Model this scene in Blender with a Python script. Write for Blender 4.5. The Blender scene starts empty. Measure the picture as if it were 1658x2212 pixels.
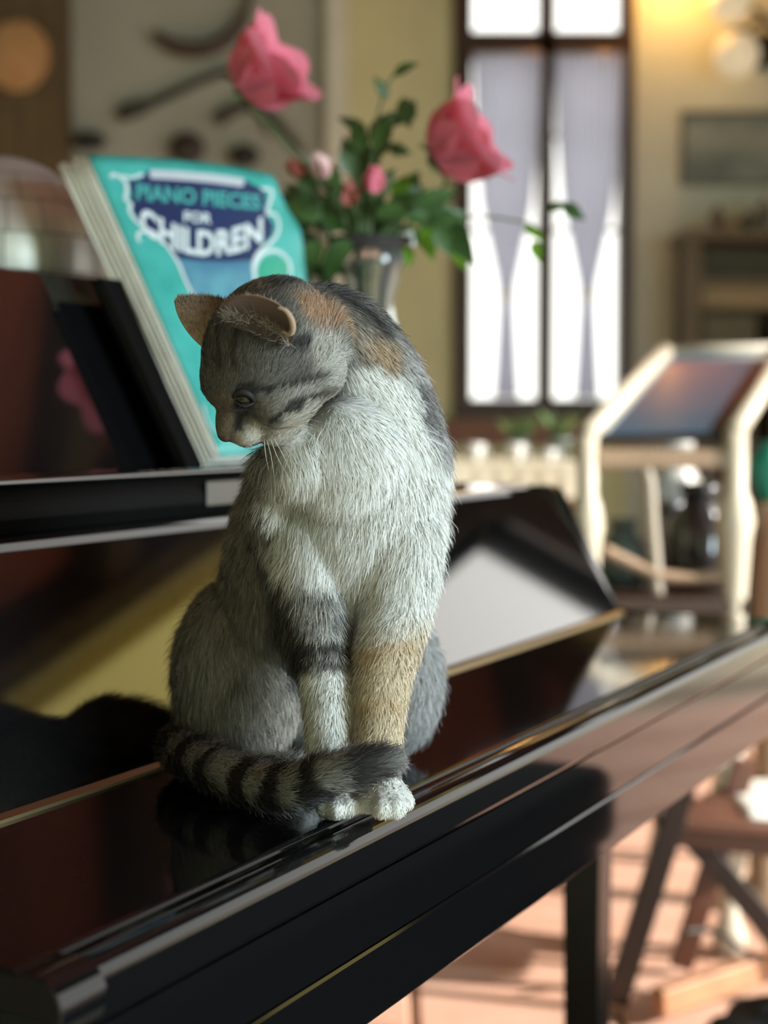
import bpy, bmesh, math, random
import numpy as np
from mathutils import Vector, Matrix, noise as mnoise

random.seed(7)
rng = np.random.default_rng(11)
scene = bpy.context.scene
COL = scene.collection

# ------------------------------------------------------------------ camera
F = 3580.0                       # focal length in pixels of the 1658 x 2212 frame
CX, CY, HOR = 829.0, 1106.0, 894.0
ZE = 0.99                        # eye height
PITCH = math.atan((CY - HOR) / F)
cam_d = bpy.data.cameras.new('camera')
cam = bpy.data.objects.new('camera', cam_d)
COL.objects.link(cam)
cam.location = (0, 0, ZE)
cam.rotation_euler = (math.pi / 2 - PITCH, 0, 0)
cam_d.sensor_fit = 'VERTICAL'
cam_d.sensor_height = 36.0
cam_d.lens = F / 2212.0 * 36.0
cam_d.clip_start = 0.02
cam_d.dof.use_dof = True
cam_d.dof.focus_distance = 1.0
cam_d.dof.aperture_fstop = 4.6
scene.camera = cam

# ------------------------------------------------------------------ world, sun, daylight, exposure
world = bpy.data.worlds.new('sky')
scene.world = world
world.use_nodes = True
wn = world.node_tree.nodes
wn['Background'].inputs['Color'].default_value = (1.0, 0.985, 0.93, 1)
wn['Background'].inputs['Strength'].default_value = 1.8

sun_d = bpy.data.lights.new('sun', 'SUN')
sun_d.energy = 9.0
sun_d.angle = 0.012
sun_d.color = (1.0, 0.95, 0.87)
sun = bpy.data.objects.new('sun', sun_d)
COL.objects.link(sun)
sun.rotation_euler = Vector((0.86, -0.22, 0.42)).to_track_quat('Z', 'Y').to_euler()
sun.location = (6, 2, 5)


def window_light(name, loc, sx, sy, power, rot, col=(0.86, 0.94, 1.0)):
    d = bpy.data.lights.new(name, 'AREA')
    d.shape = 'RECTANGLE'
    d.size, d.size_y = sx, sy
    d.energy = power
    d.color = col
    o = bpy.data.objects.new(name, d)
    o.location = loc
    o.rotation_euler = rot
    COL.objects.link(o)
    return o


RWX = 3.2                        # right wall with its two openings
portal = window_light('daylight_garden_door', (RWX + 0.22, 3.75, 1.25), 2.5, 3.5, 10, (0, math.pi / 2, 0))
portal.data.cycles.is_portal = True
portal2 = window_light('daylight_tall_window', (0.76, 8.2, 2.05), 0.86, 2.2, 10, (-math.pi / 2, 0, 0))
portal2.data.cycles.is_portal = True
window_light('daylight_side_window', (RWX + 0.25, -1.0, 1.40), 1.35, 2.3, 235, (0, math.pi / 2, 0), (0.72, 0.91, 1.0))

scene.view_settings.view_transform = 'Standard'
scene.view_settings.look = 'None'
scene.view_settings.gamma = 1.0
scene.view_settings.use_curve_mapping = False
scene.view_settings.exposure = 0.35
cy = scene.cycles
cy.max_bounces = 6
cy.diffuse_bounces = 4
cy.glossy_bounces = 4
cy.transmission_bounces = 6
cy.caustics_reflective = False
cy.caustics_refractive = False
cy.use_adaptive_sampling = True
cy.adaptive_threshold = 0.03

# ------------------------------------------------------------------ geometry helpers
_f = np.array([0, math.cos(PITCH), -math.sin(PITCH)])
_u = np.array([0, math.sin(PITCH), math.cos(PITCH)])
_r = np.array([1.0, 0, 0])
EYE = np.array([0, 0, ZE])


def ray(px, py):
    return _f * F + _r * (px - CX) + _u * (CY - py)


def pt(px, py, Y):
    """the point at world depth Y seen at photo pixel (px, py)"""
    d = ray(px, py)
    return Vector(EYE + d * (Y / d[1]))


def ptz(px, py, z):
    d = ray(px, py)
    return Vector(EYE + d * ((z - ZE) / d[2]))


def project(P):
    q = P - EYE
    dep = q @ _f
    return CX + F * (q @ _r) / dep, CY - F * (q @ _u) / dep


def rgb(h):
    h = h.lstrip('#')
    c = [int(h[i:i + 2], 16) / 255 for i in (0, 2, 4)]
    return tuple(x / 12.92 if x <= 0.04045 else ((x + 0.055) / 1.055) ** 2.4 for x in c)


def mat(name, col, rough=0.5, metal=0.0, coat=0.0, noise=0.0, scale=20.0, col2=None, bump=0.0,
        emit=None, estr=0.0, trans=0.0, spec=0.5, ior=1.5, sheen=0.0, stretch=None, alpha=1.0, subsurf=0.0):
    m = bpy.data.materials.new(name)
    m.use_nodes = True
    nt = m.node_tree
    b = nt.nodes['Principled BSDF']
    b.inputs['Base Color'].default_value = (*col, 1)
    b.inputs['Roughness'].default_value = rough
    b.inputs['Metallic'].default_value = metal
    b.inputs['Coat Weight'].default_value = coat
    b.inputs['Coat Roughness'].default_value = 0.03
    b.inputs['Specular IOR Level'].default_value = spec
    b.inputs['IOR'].default_value = ior
    b.inputs['Transmission Weight'].default_value = trans
    b.inputs['Sheen Weight'].default_value = sheen
    b.inputs['Alpha'].default_value = alpha
    if emit:
        b.inputs['Emission Color'].default_value = (*emit, 1)
        b.inputs['Emission Strength'].default_value = estr
    if noise > 0 or bump > 0:
        tc = nt.nodes.new('ShaderNodeTexCoord')
        mp = nt.nodes.new('ShaderNodeMapping')
        if stretch:
            mp.inputs['Scale'].default_value = stretch
        nt.links.new(tc.outputs['Object'], mp.inputs['Vector'])
        nz = nt.nodes.new('ShaderNodeTexNoise')
        nz.inputs['Scale'].default_value = scale
        nz.inputs['Detail'].default_value = 5
        nt.links.new(mp.outputs['Vector'], nz.inputs['Vector'])
        if noise > 0:
            mx = nt.nodes.new('ShaderNodeMix')
            mx.data_type = 'RGBA'
            c2 = col2 if col2 else tuple(max(0, c * (1 - noise)) for c in col)
            mx.inputs['A'].default_value = (*col, 1)
            mx.inputs['B'].default_value = (*c2, 1)
            rp = nt.nodes.new('ShaderNodeValToRGB')
            rp.color_ramp.elements[0].position = 0.35
            rp.color_ramp.elements[1].position = 0.68
            nt.links.new(nz.outputs['Fac'], rp.inputs['Fac'])
            nt.links.new(rp.outputs['Color'], mx.inputs['Factor'])
            nt.links.new(mx.outputs['Result'], b.inputs['Base Color'])
        if bump > 0:
            bp = nt.nodes.new('ShaderNodeBump')
            bp.inputs['Strength'].default_value = bump
            bp.inputs['Distance'].default_value = 0.004
            nt.links.new(nz.outputs['Fac'], bp.inputs['Height'])
            nt.links.new(bp.outputs['Normal'], b.inputs['Normal'])
    return m


def tag(o, label=None, cat=None, group=None, kind=None):
    if label:
        o['label'] = label
    if cat:
        o['category'] = cat
    if group:
        o['group'] = group
    if kind:
        o['kind'] = kind
    return o


def empty(name, loc=(0, 0, 0), rz=0.0):
    o = bpy.data.objects.new(name, None)
    o.location = loc
    o.rotation_euler = (0, 0, rz)
    o.empty_display_size = 0.05
    COL.objects.link(o)
    return o


def link_mesh(name, me, m, parent=None, smooth=False):
    o = bpy.data.objects.new(name, me)
    if m:
        me.materials.append(m)
    if smooth:
        me.polygons.foreach_set('use_smooth', [True] * len(me.polygons))
    COL.objects.link(o)
    if parent:
        o.parent = parent
    return o


def mesh(name, verts, faces, m, parent=None, smooth=False):
    me = bpy.data.meshes.new(name)
    me.from_pydata([tuple(v) for v in verts], [], faces)
    me.update()
    return link_mesh(name, me, m, parent, smooth)


def bm_obj(name, bm, m, parent=None, smooth=False, bevel=0.0, seg=2):
    if bevel > 0:
        bmesh.ops.bevel(bm, geom=list(bm.edges), offset=bevel, segments=seg, profile=0.5, affect='EDGES', clamp_overlap=True)
    bmesh.ops.recalc_face_normals(bm, faces=list(bm.faces))
    me = bpy.data.meshes.new(name)
    bm.to_mesh(me)
    bm.free()
    return link_mesh(name, me, m, parent, smooth)


def box(name, lo, hi, m, parent=None, bevel=0.0, mtx=None, seg=2, smooth=False):
    bm = bmesh.new()
    bmesh.ops.create_cube(bm, size=1)
    for v in bm.verts:
        v.co = Vector([lo[i] + (v.co[i] + 0.5) * (hi[i] - lo[i]) for i in range(3)])
    if bevel > 0:
        bmesh.ops.bevel(bm, geom=list(bm.edges), offset=bevel, segments=seg, profile=0.5, affect='EDGES', clamp_overlap=True)
    if mtx is not None:
        bm.transform(mtx)
    return bm_obj(name, bm, m, parent, smooth)


def prism(name, prof, x0, x1, m, parent=None, smooth=False, axis='x', bevel=0.0):
    """prof: outline in (y, z) extruded along x (or (x, y) extruded along z when axis == 'z')"""
    bm = bmesh.new()
    if axis == 'x':
        A = [bm.verts.new((x0, p[0], p[1])) for p in prof]
        B = [bm.verts.new((x1, p[0], p[1])) for p in prof]
    else:
        A = [bm.verts.new((p[0], p[1], x0)) for p in prof]
        B = [bm.verts.new((p[0], p[1], x1)) for p in prof]
    n = len(prof)
    for i in range(n):
        j = (i + 1) % n
        bm.faces.new((A[i], A[j], B[j], B[i]))
    bm.faces.new(A)
    bm.faces.new(B[::-1])
    return bm_obj(name, bm, m, parent, smooth, bevel)


def lathe(name, prof, m, parent=None, loc=(0, 0, 0), n=28, smooth=True, mtx=None):
    verts, faces = [], []
    k = len(prof)
    for i in range(n):
        a = 2 * math.pi * i / n
        for r, z in prof:
            verts.append(Vector((r * math.cos(a), r * math.sin(a), z)))
    for i in range(n):
        j = (i + 1) % n
        for q in range(k - 1):
            faces.append((i * k + q, j * k + q, j * k + q + 1, i * k + q + 1))
    if prof[0][0] > 1e-5:
        faces.append([i * k for i in range(n)][::-1])
    if prof[-1][0] > 1e-5:
        faces.append([i * k + k - 1 for i in range(n)])
    if mtx is not None:
        verts = [mtx @ v for v in verts]
    verts = [v + Vector(loc) for v in verts]
    return mesh(name, verts, faces, m, parent, smooth)


def tube_data(pts, radii, n=10, cap=True):
    pts = [Vector(p) for p in pts]
    if not hasattr(radii, '__len__'):
        radii = [radii] * len(pts)
    verts, faces = [], []
    prev = None
    for i, p in enumerate(pts):
        t = (pts[min(i + 1, len(pts) - 1)] - pts[max(i - 1, 0)]).normalized()
        if prev is None:
            a = Vector((0, 0, 1)) if abs(t.z) < 0.9 else Vector((1, 0, 0))
            nrm = t.cross(a).normalized()
        else:
            nrm = (prev - t * prev.dot(t)).normalized()
        prev = nrm
        b = t.cross(nrm)
        for k in range(n):
            an = 2 * math.pi * k / n
            verts.append(p + (nrm * math.cos(an) + b * math.sin(an)) * radii[i])
    for i in range(len(pts) - 1):
        for k in range(n):
            l = (k + 1) % n
            faces.append((i * n + k, i * n + l, (i + 1) * n + l, (i + 1) * n + k))
    if cap:
        faces.append(list(range(n))[::-1])
        faces.append([(len(pts) - 1) * n + k for k in range(n)])
    return verts, faces


def tube(name, pts, radii, m, parent=None, n=10, smooth=True):
    v, f = tube_data(pts, radii, n)
    return mesh(name, v, f, m, parent, smooth)


def catmull(P, per=8):
    P = [np.array(p, float) for p in P]
    Q = [2 * P[0] - P[1]] + P + [2 * P[-1] - P[-2]]
    out = []
    for i in range(1, len(Q) - 2):
        for k in range(per):
            t = k / per
            a, b, c, d = Q[i - 1], Q[i], Q[i + 1], Q[i + 2]
            out.append(0.5 * (2 * b + (c - a) * t + (2 * a - 5 * b + 4 * c - d) * t * t + (3 * b - a - 3 * c + d) * t ** 3))
    out.append(P[-1])
    return out


def copy_tree(o, parent=None):
    c = o.copy()
    COL.objects.link(c)
    c.parent = parent
    for ch in o.children:
        copy_tree(ch, c)
    return c


def to_local(o, p):
    """point of the world in the frame of an unscaled, z-turned empty"""
    return Matrix.LocRotScale(o.location, o.rotation_euler.to_quaternion(), None).inverted() @ Vector(p)


# ------------------------------------------------------------------ materials
M = {}
M['lacquer'] = mat('black_lacquer', (0.004, 0.004, 0.0045), 0.05, coat=1.0, spec=0.7)
M['lacquer_lid'] = mat('black_lacquer_dim', (0.004, 0.004, 0.0045), 0.06, coat=0.0, spec=0.36)  # same black lacquer, specular lowered to weaken its reflections
M['matte_black'] = mat('matte_black', (0.0025, 0.0025, 0.0025), 0.7, spec=0.08)
M['lacquer_soft'] = mat('black_satin', (0.006, 0.006, 0.006), 0.28)
M['brass'] = mat('brass', (0.55, 0.42, 0.22), 0.35, metal=1.0)
M['silver'] = mat('brushed_silver', (0.55, 0.55, 0.55), 0.3, metal=1.0)
M['wall_yellow'] = mat('cream_yellow_plaster', (0.66, 0.67, 0.42), 0.9, noise=0.12, scale=3, bump=0.1)
M['wall_grey'] = mat('grey_beige_plaster', (0.42, 0.41, 0.345), 0.9, noise=0.12, scale=3)
M['wall_cream'] = mat('cream_plaster', (0.65, 0.72, 0.66), 0.9, noise=0.1, scale=3)
M['white_paint'] = mat('white_paint', (0.72, 0.70, 0.60), 0.5, noise=0.08, scale=8)
M['dark_wood'] = mat('dark_brown_wood', (0.045, 0.020, 0.011), 0.45, noise=0.4, scale=9, stretch=(6, 6, 1))
M['beam_wood'] = mat('beam_wood', (0.055, 0.032, 0.02), 0.7, noise=0.4, scale=6, stretch=(1, 6, 6))
M['mid_wood'] = mat('brown_wood', (0.17, 0.085, 0.045), 0.5, noise=0.35, scale=8, stretch=(5, 1, 5))
M['ceiling'] = mat('terracotta_ceiling', (0.32, 0.10, 0.064), 0.85, noise=0.25, scale=5)
M['terracotta'] = mat('terracotta_tile', (0.62, 0.35, 0.25), 0.5, noise=0.22, scale=7, col2=(0.65, 0.41, 0.31), bump=0.06)
M['terracotta_b'] = mat('terracotta_tile_pale', (0.65, 0.40, 0.30), 0.5, noise=0.22, scale=7, col2=(0.60, 0.32, 0.22), bump=0.06)
M['grout'] = mat('grout', (0.42, 0.36, 0.28), 0.95, noise=0.2, scale=30)
M['glass'] = mat('window_glass', (1, 1, 1), 0.0)
_nt = M['glass'].node_tree
_tr = _nt.nodes.new('ShaderNodeBsdfTransparent')
_gl = _nt.nodes.new('ShaderNodeBsdfGlossy')
_gl.inputs['Roughness'].default_value = 0.02
_mx = _nt.nodes.new('ShaderNodeMixShader')
_mx.inputs[0].default_value = 0.05
_nt.links.new(_tr.outputs[0], _mx.inputs[1])
_nt.links.new(_gl.outputs[0], _mx.inputs[2])
_nt.links.new(_mx.outputs[0], _nt.nodes['Material Output'].inputs['Surface'])
M['curtain'] = mat('lavender_sheer', (0.62, 0.63, 0.74), 0.9, noise=0.15, scale=25, stretch=(8, 1, 0.4))
M['cream'] = mat('cream_painted_wood', (0.52, 0.46, 0.36), 0.45, noise=0.1, scale=9)
M['tan_wood'] = mat('tan_wood', (0.33, 0.22, 0.14), 0.5, noise=0.25, scale=9)

# translucent curtain cloth
def cloth_mat(name, col, k=0.55):
    m = mat(name, col, 0.95, noise=0.12, scale=20, stretch=(8, 1, 0.4))
    nt = m.node_tree
    out = nt.nodes['Material Output']
    tr = nt.nodes.new('ShaderNodeBsdfTranslucent')
    tr.inputs['Color'].default_value = (*col, 1)
    mx = nt.nodes.new('ShaderNodeMixShader')
    mx.inputs[0].default_value = k
    nt.links.new(nt.nodes['Principled BSDF'].outputs[0], mx.inputs[1])
    nt.links.new(tr.outputs[0], mx.inputs[2])
    nt.links.new(mx.outputs[0], out.inputs['Surface'])
    return m


M['curtain'] = cloth_mat('lavender_sheer_cloth', (0.60, 0.62, 0.74))

# ================================================================== ROOM
XL, XR, YB, YF, HC = -3.0, RWX, 8.0, -2.5, 3.35
floor = box('floor', (XL, YF, -0.12), (XR, YB + 0.3, -0.010), M['grout'])
tag(floor, 'terracotta tiled floor of the room', kind='structure')
tm = None
TS = 0.335
n_tile = 0
for i in range(13):
    for j in range(17):
        x0 = -0.62 + i * TS
        y0 = 1.55 + j * TS
        if x0 + TS > XR or y0 + TS > YB:
            continue
        if tm is None:
            bm = bmesh.new()
            bmesh.ops.create_cube(bm, size=1)
            for v in bm.verts:
                v.co = Vector((v.co.x * (TS - 0.016), v.co.y * (TS - 0.016), v.co.z * 0.012))
            bmesh.ops.bevel(bm, geom=[e for e in bm.edges if e.verts[0].co.z > 0 and e.verts[1].co.z > 0], offset=0.004, segments=1, affect='EDGES')
            tm = [bpy.data.meshes.new('floor_tile') for _ in range(2)]
            for q, t in enumerate(tm):
                bm.to_mesh(t)
                t.materials.append(M['terracotta'] if q == 0 else M['terracotta_b'])
            bm.free()
        o = bpy.data.objects.new('floor_tile', tm[(i * 7 + j * 3 + (i * j) % 5) % 2])
        o.location = (x0 + TS / 2, y0 + TS / 2, -0.006 + random.uniform(-0.0008, 0.0008))
        COL.objects.link(o)
        o.parent = floor
        n_tile += 1


def multi_box(name, boxes, m, label=None, kind='structure', parent=None):
    bm = bmesh.new()
    for lo, hi in boxes:
        r = bmesh.ops.create_cube(bm, size=1)
        for v in r['verts']:
            v.co = Vector([lo[i] + (v.co[i] + 0.5) * (hi[i] - lo[i]) for i in range(3)])
    o = bm_obj(name, bm, m, parent)
    tag(o, label, kind=kind)
    return o


S8 = YB / F
WX0, WX1 = (985 - CX) * S8, (1352 - CX) * S8
WZ0, WZ1 = ZE + (894 - 902) * S8, 3.12
multi_box('wall_back', [((-0.32, YB, 0), (WX0, YB + 0.3, HC)), ((WX0, YB, 0), (WX1, YB + 0.3, WZ0)), ((WX0, YB, WZ1), (WX1, YB + 0.3, HC)),
                        ], M['wall_yellow'], 'cream yellow plaster wall with the tall window')
multi_box('wall_back_right', [((WX1, YB, 0), (XR, YB + 0.3, HC))], M['wall_cream'], 'cream plaster wall right of the window')
gx0, gx1 = (165 - CX) * 7.6 / F, (706 - CX) * 7.6 / F
multi_box('wall_alcove', [((gx0, 7.6, 0), (gx1, YB + 0.3, HC))], M['wall_grey'], 'grey beige wall section hung with horn and tools')
multi_box('wall_panelling', [((XL, 7.5, 0), (gx0, YB + 0.3, HC))], mat('brown_panelling', (0.15, 0.095, 0.042), 0.6, noise=0.45, scale=4, stretch=(6, 6, 0.6)), 'brown wooden wall panelling in the far corner')
tr1 = box('trim_1', (gx1, 7.52, 0), ((752 - CX) * 7.6 / F, YB, HC), M['white_paint'], bevel=0.006)
tag(tr1, 'white painted upright trim between grey and yellow wall', kind='structure')
multi_box('wall_left', [((XL - 0.2, YF, 0), (XL, YB, HC))], M['wall_yellow'], 'cream yellow plaster wall on the left')
multi_box('wall_front', [((XL, YF - 0.2, 0), (XR, YF, HC))], M['wall_yellow'], 'cream yellow plaster wall behind the camera')
DY0, DY1, DZ1 = 1.75, 5.5, 2.5
VY0, VY1, VZ0, VZ1 = -2.2, 0.2, 0.7, 2.05
multi_box('wall_right', [((XR, YF, 0), (XR + 0.2, VY0, HC)), ((XR, VY0, 0), (XR + 0.2, VY1, VZ0)), ((XR, VY0, VZ1), (XR + 0.2, VY1, HC)),
                         ((XR, VY1, 0), (XR + 0.2, DY0, HC)), ((XR, DY0, DZ1), (XR + 0.2, DY1, 2.64)), ((XR, DY0, 3.14), (XR + 0.2, DY1, HC)), ((XR, DY0, 2.64), (XR + 0.2, 2.7, 3.14)), ((XR, 5.0, 2.64), (XR + 0.2, DY1, 3.14)), ((XR, DY1, 0), (XR + 0.2, YB + 0.3, HC))],
          M['wall_yellow'], 'cream plaster wall on the right with garden door opening')
dfr = empty('door_1', (XR, DY1, 0))
tag(dfr, 'dark wooden frame of the open garden door', kind='structure')
box('jamb', (-0.03, 0.0, 0), (0.21, 0.30, DZ1 + 0.2), M['beam_wood'], dfr, bevel=0.005)
box('jamb', (-0.03, DY0 - DY1 - 0.12, 0), (0.21, DY0 - DY1, DZ1 + 0.2), M['beam_wood'], dfr, bevel=0.005)
box('lintel', (-0.03, DY0 - DY1, DZ1), (0.21, 0.0, DZ1 + 0.2), M['beam_wood'], dfr, bevel=0.005)
fan = empty('added_fanlight', (XR, 3.85, 2.64))  # unseen fanlight added so the fall board mirrors a bright yellow patch
tag(fan, 'added fanlight above the garden door, its amber glass puts yellow in the piano reflection', kind='structure')
_am = M['glass'].copy()
_am.name = 'amber_glass'
[n for n in _am.node_tree.nodes if n.type == 'BSDF_TRANSPARENT'][0].inputs['Color'].default_value = (0.88, 0.80, 0.46, 1)
for ya, yb in ((-1.15, -0.78), (-0.78, 0.80), (0.80, 1.15)):
    box('pane', (0.09, ya, 0.0), (0.096, yb, 0.5), _am, fan)
for ya in (-0.78, 0.80):
    box('muntin', (0.07, ya - 0.02, 0.0), (0.12, ya + 0.02, 0.5), M['beam_wood'], fan)
terr = box('floor_terrace', (XR + 0.2, YF - 3, -0.12), (XR + 8, YB + 4, -0.02), mat('terrace_paving', (0.5, 0.43, 0.33), 0.9, noise=0.2, scale=4))
tag(terr, 'pale terrace paving outside the garden door', kind='structure')

ceil = box('ceiling', (XL, YF, HC), (XR, YB + 0.3, HC + 0.1), M['ceiling'])
tag(ceil, 'terracotta ceiling between dark beams', kind='structure')
for i, y in enumerate((-1.6, -0.2, 1.2, 2.6, 4.0, 5.4, 6.8)):
    box('ceiling_beam', (XL, y - 0.09, HC - 0.18), (XR, y + 0.09, HC), M['beam_wood'], ceil, bevel=0.01)
box('wall_beam', (XR - 0.16, YF, HC - 0.20), (XR, YB, HC), M['beam_wood'], ceil, bevel=0.01)

bb = box('baseboard_back', (-0.32 + 0.1, YB - 0.03, 0), (XR, YB, 0.14), M['dark_wood'])
tag(bb, 'dark wooden baseboard under the window wall', kind='structure')

# ------------------------------------------------------------------ the tall window
win = empty('window_1', ((WX0 + WX1) / 2, YB, WZ0))
tag(win, 'tall dark framed window with two casements', kind='structure')
L = lambda px: (px - CX) * S8 - win.location.x
Z = lambda py: ZE + (894 - py) * S8 - WZ0


def wbar(name, x0, x1, z0, z1, d0=-0.03, d1=0.09):
    box(name, (x0, d0, z0), (x1, d1, z1), M['dark_wood'], win, bevel=0.006)


wbar('jamb', L(978), L(1016), Z(902), Z(-80), -0.05)
wbar('jamb', L(1330), L(1360), Z(902), Z(-80), -0.05)
wbar('mullion', L(1158), L(1192), Z(865), Z(-60), -0.04)
wbar('transom', L(1014), L(1337), Z(140), Z(85), -0.04)
wbar('bottom_rail', L(1014), L(1337), Z(902), Z(862), -0.04)
wbar('top_rail', L(1014), L(1337), Z(-60), Z(-95), -0.04)
for a, b in ((1014, 1163), (1187, 1337)):
    for c, d in ((862, 140), (85, -60)):
        box('pane', (L(a), 0.035, Z(c)), (L(b), 0.041, Z(d)), M['glass'], win)
    # glazing bars
    box('glazing_bar', (L(a), 0.03, Z(500) - 0.008), (L(b), 0.05, Z(500) + 0.008), M['dark_wood'], win)
    box('glazing_bar', (L(a), 0.03, Z(300) - 0.008), (L(b), 0.05, Z(300) + 0.008), M['dark_wood'], win)
sill = box('sill', (L(960), -0.16, Z(960)), (L(1380), 0.0, Z(905)), mat('reddish_sill', (0.20, 0.085, 0.045), 0.5, noise=0.3, scale=10), win, bevel=0.006)


def curtain(pxc, half, label):
    rows, cols = 40, 36
    V, Fc = [], []
    ys = [135, 300, 450, 560, 640, 720, 860]
    hw = [half, half * 0.93, half * 0.74, half * 0.42, 14, 19, 27]
    for r in range(rows + 1):
        py = 135 + (860 - 135) * r / rows
        h = np.interp(py, ys, hw)
        for c in range(cols + 1):
            t = c / cols * 2 - 1
            px = pxc + t * h
            d = 0.015 * math.sin(c * 1.75) * (0.35 + 0.65 * h / half)
            V.append(((px - CX) * S8, YB - 0.065 + d, ZE + (894 - py) * S8))
    for r in range(rows):
        for c in range(cols):
            k = r * (cols + 1) + c
            Fc.append((k, k + 1, k + cols + 2, k + cols + 1))
    o = empty('curtain', ((pxc - CX) * S8, YB - 0.065, WZ0))
    V = [Vector(v) - o.location for v in V]
    mesh('cloth', V, Fc, M['curtain'], o, True)
    zt = ZE + (894 - 640) * S8 - WZ0
    lathe('tie_band', [(0.028, -0.02), (0.036, -0.008), (0.036, 0.008), (0.028, 0.02)], M['white_paint'], o, (0, 0, zt), n=18)
    tube('rod', [(-half * S8, 0, Z(133)), (half * S8, 0, Z(133))], 0.006, M['brass'], o)
    tag(o, label, 'curtain', 'hourglass curtains on the tall window')


curtain(1090, 73, 'pale lavender hourglass curtain on the left casement of the window')
curtain(1262, 73, 'pale lavender hourglass curtain on the right casement of the window')

# ================================================================== GRAND PIANO
TH = math.atan(1791.0 / F)
PRZ = math.pi / 2 - TH
LZ = ZE - 0.246                   # top of the closed key lid
piano = empty('grand_piano', (0, 0, LZ), PRZ)
tag(piano, 'black lacquered grand piano the cat is sitting on', 'piano')
P_MTX = Matrix.LocRotScale(piano.location, piano.rotation_euler.to_quaternion(), None)
P_INV = P_MTX.inverted()
AF, AH = 0.445, 0.651
X0, X1 = 0.572, 1.955


def arc(cy, cz, r, a0, a1, n=6):
    return [(cy + r * math.cos(math.radians(a0 + (a1 - a0) * i / n)), cz + r * math.sin(math.radians(a0 + (a1 - a0) * i / n))) for i in range(n + 1)]


# key lid: flat top, shallow bead near the front, rounded nose
prof = [(AH - 0.006, 0.0), (AF + 0.030, 0.0)] + arc(AF + 0.0265, -0.003, 0.003, 90, 180, 3) + [(AF + 0.021, -0.004)] + \
       arc(AF + 0.010, -0.011, 0.010, 80, 180, 8) + [(AF, -0.026)] + arc(AF + 0.004, -0.028, 0.004, 180, 270, 3) + [(AH - 0.006, -0.032)]
key_lid = prism('key_lid', prof, X0, X1, M['lacquer_lid'], piano)
# rounded end stop of the lid at the bass side
bm = bmesh.new()
pr2 = arc(AF + 0.012, -0.016, 0.0165, 60, 270, 12) + [(AF + 0.06, -0.0325), (AF + 0.06, -0.0017)]
A = [bm.verts.new((X0 - 0.004, p[0], p[1])) for p in pr2]
B = [bm.verts.new((X0 + 0.030, p[0], p[1])) for p in pr2]
for i in range(len(pr2)):
    j = (i + 1) % len(pr2)
    bm.faces.new((A[i], A[j], B[j], B[i]))
bm.faces.new(A)
bm.faces.new(B[::-1])
bm_obj('lid_end_cap', bm, M['lacquer_lid'], piano, bevel=0.0008, seg=1)
prism('hinge', [(AH - 0.006, -0.010), (AH - 0.006, 0.0022), (AH + 0.003, 0.0034), (AH + 0.003, -0.010)], X0, X1, M['brass'], piano)
# open fall board, slightly hollow, leaning back
FB0, FB1 = (AH + 0.003, 0.0035), (0.745, 0.150)
front, back = [], []
for i in range(2):
    t = float(i)
    y = FB0[0] + (FB1[0] - FB0[0]) * t
    z = FB0[1] + (FB1[1] - FB0[1]) * t
    bow = 0.0
    front.append((y + bow * 0.86, z - bow * 0.5))
    back.append((y + 0.018, z - 0.004))
fall = prism('fall_board', front + back[::-1], X0 + 0.012, X1, M['lacquer'], piano)
prism('key_slip', [(AF + 0.0025, -0.033), (AF + 0.0025, -0.0748), (AF + 0.06, -0.0748), (AF + 0.06, -0.033)], X0 + 0.004, X1, M['lacquer_lid'], piano)
prism('key_bed', [(AF + 0.0015, -0.0755), (AF, -0.077), (AF, -0.119), (AF + 0.003, -0.122), (0.95, -0.122), (0.95, -0.0755)], X0 - 0.03, X1 + 0.03, M['lacquer_lid'], piano)
# treble arm with its sloping edge, bass arm left low
arm = [(AF + 0.012, -0.075), (AF + 0.012, -0.004), (AF + 0.018, 0.0), (AH + 0.010, 0.0), (AH + 0.016, 0.006), (0.738, 0.150), (0.748, 0.156), (1.15, 0.156), (1.15, -0.075)]
prism('arm', arm, X1 + 0.0005, X1 + 0.030, M['lacquer'], piano, bevel=0.002)
armb = [(AF + 0.02, -0.075), (AF + 0.02, -0.03), (AH + 0.010, -0.03), (AH + 0.016, 0.006), (0.738, 0.150), (0.748, 0.156), (1.15, 0.156), (1.15, -0.075)]
prism('arm', armb, X0 - 0.03, X0 - 0.0045, M['lacquer'], piano, bevel=0.002)
# case and closed top lid with the bent side
xa, xb = X0 - 0.03, X1 + 0.03
bent = catmull([(xb, 0.95), (xb, 1.15), (xb - 0.10, 1.42), (xb - 0.42, 1.66), (xb - 0.66, 1.95), (xb - 0.80, 2.22), (xb - 1.10, 2.34), (xa, 2.20)], 7)
outl = [(xa, 0.95)] + [(xb, 0.95)] + [tuple(p) for p in bent[1:]]
prism('case', outl, -0.122, 0.132, M['lacquer'], piano, axis='z')
outl2 = [(xa - 0.006, 0.772), (xb + 0.006, 0.772)] + [(p[0] + 0.006, p[1]) for p in bent] 
prism('top_lid', outl2, 0.1345, 0.156, M['lacquer'], piano, axis='z', bevel=0.003)
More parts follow.
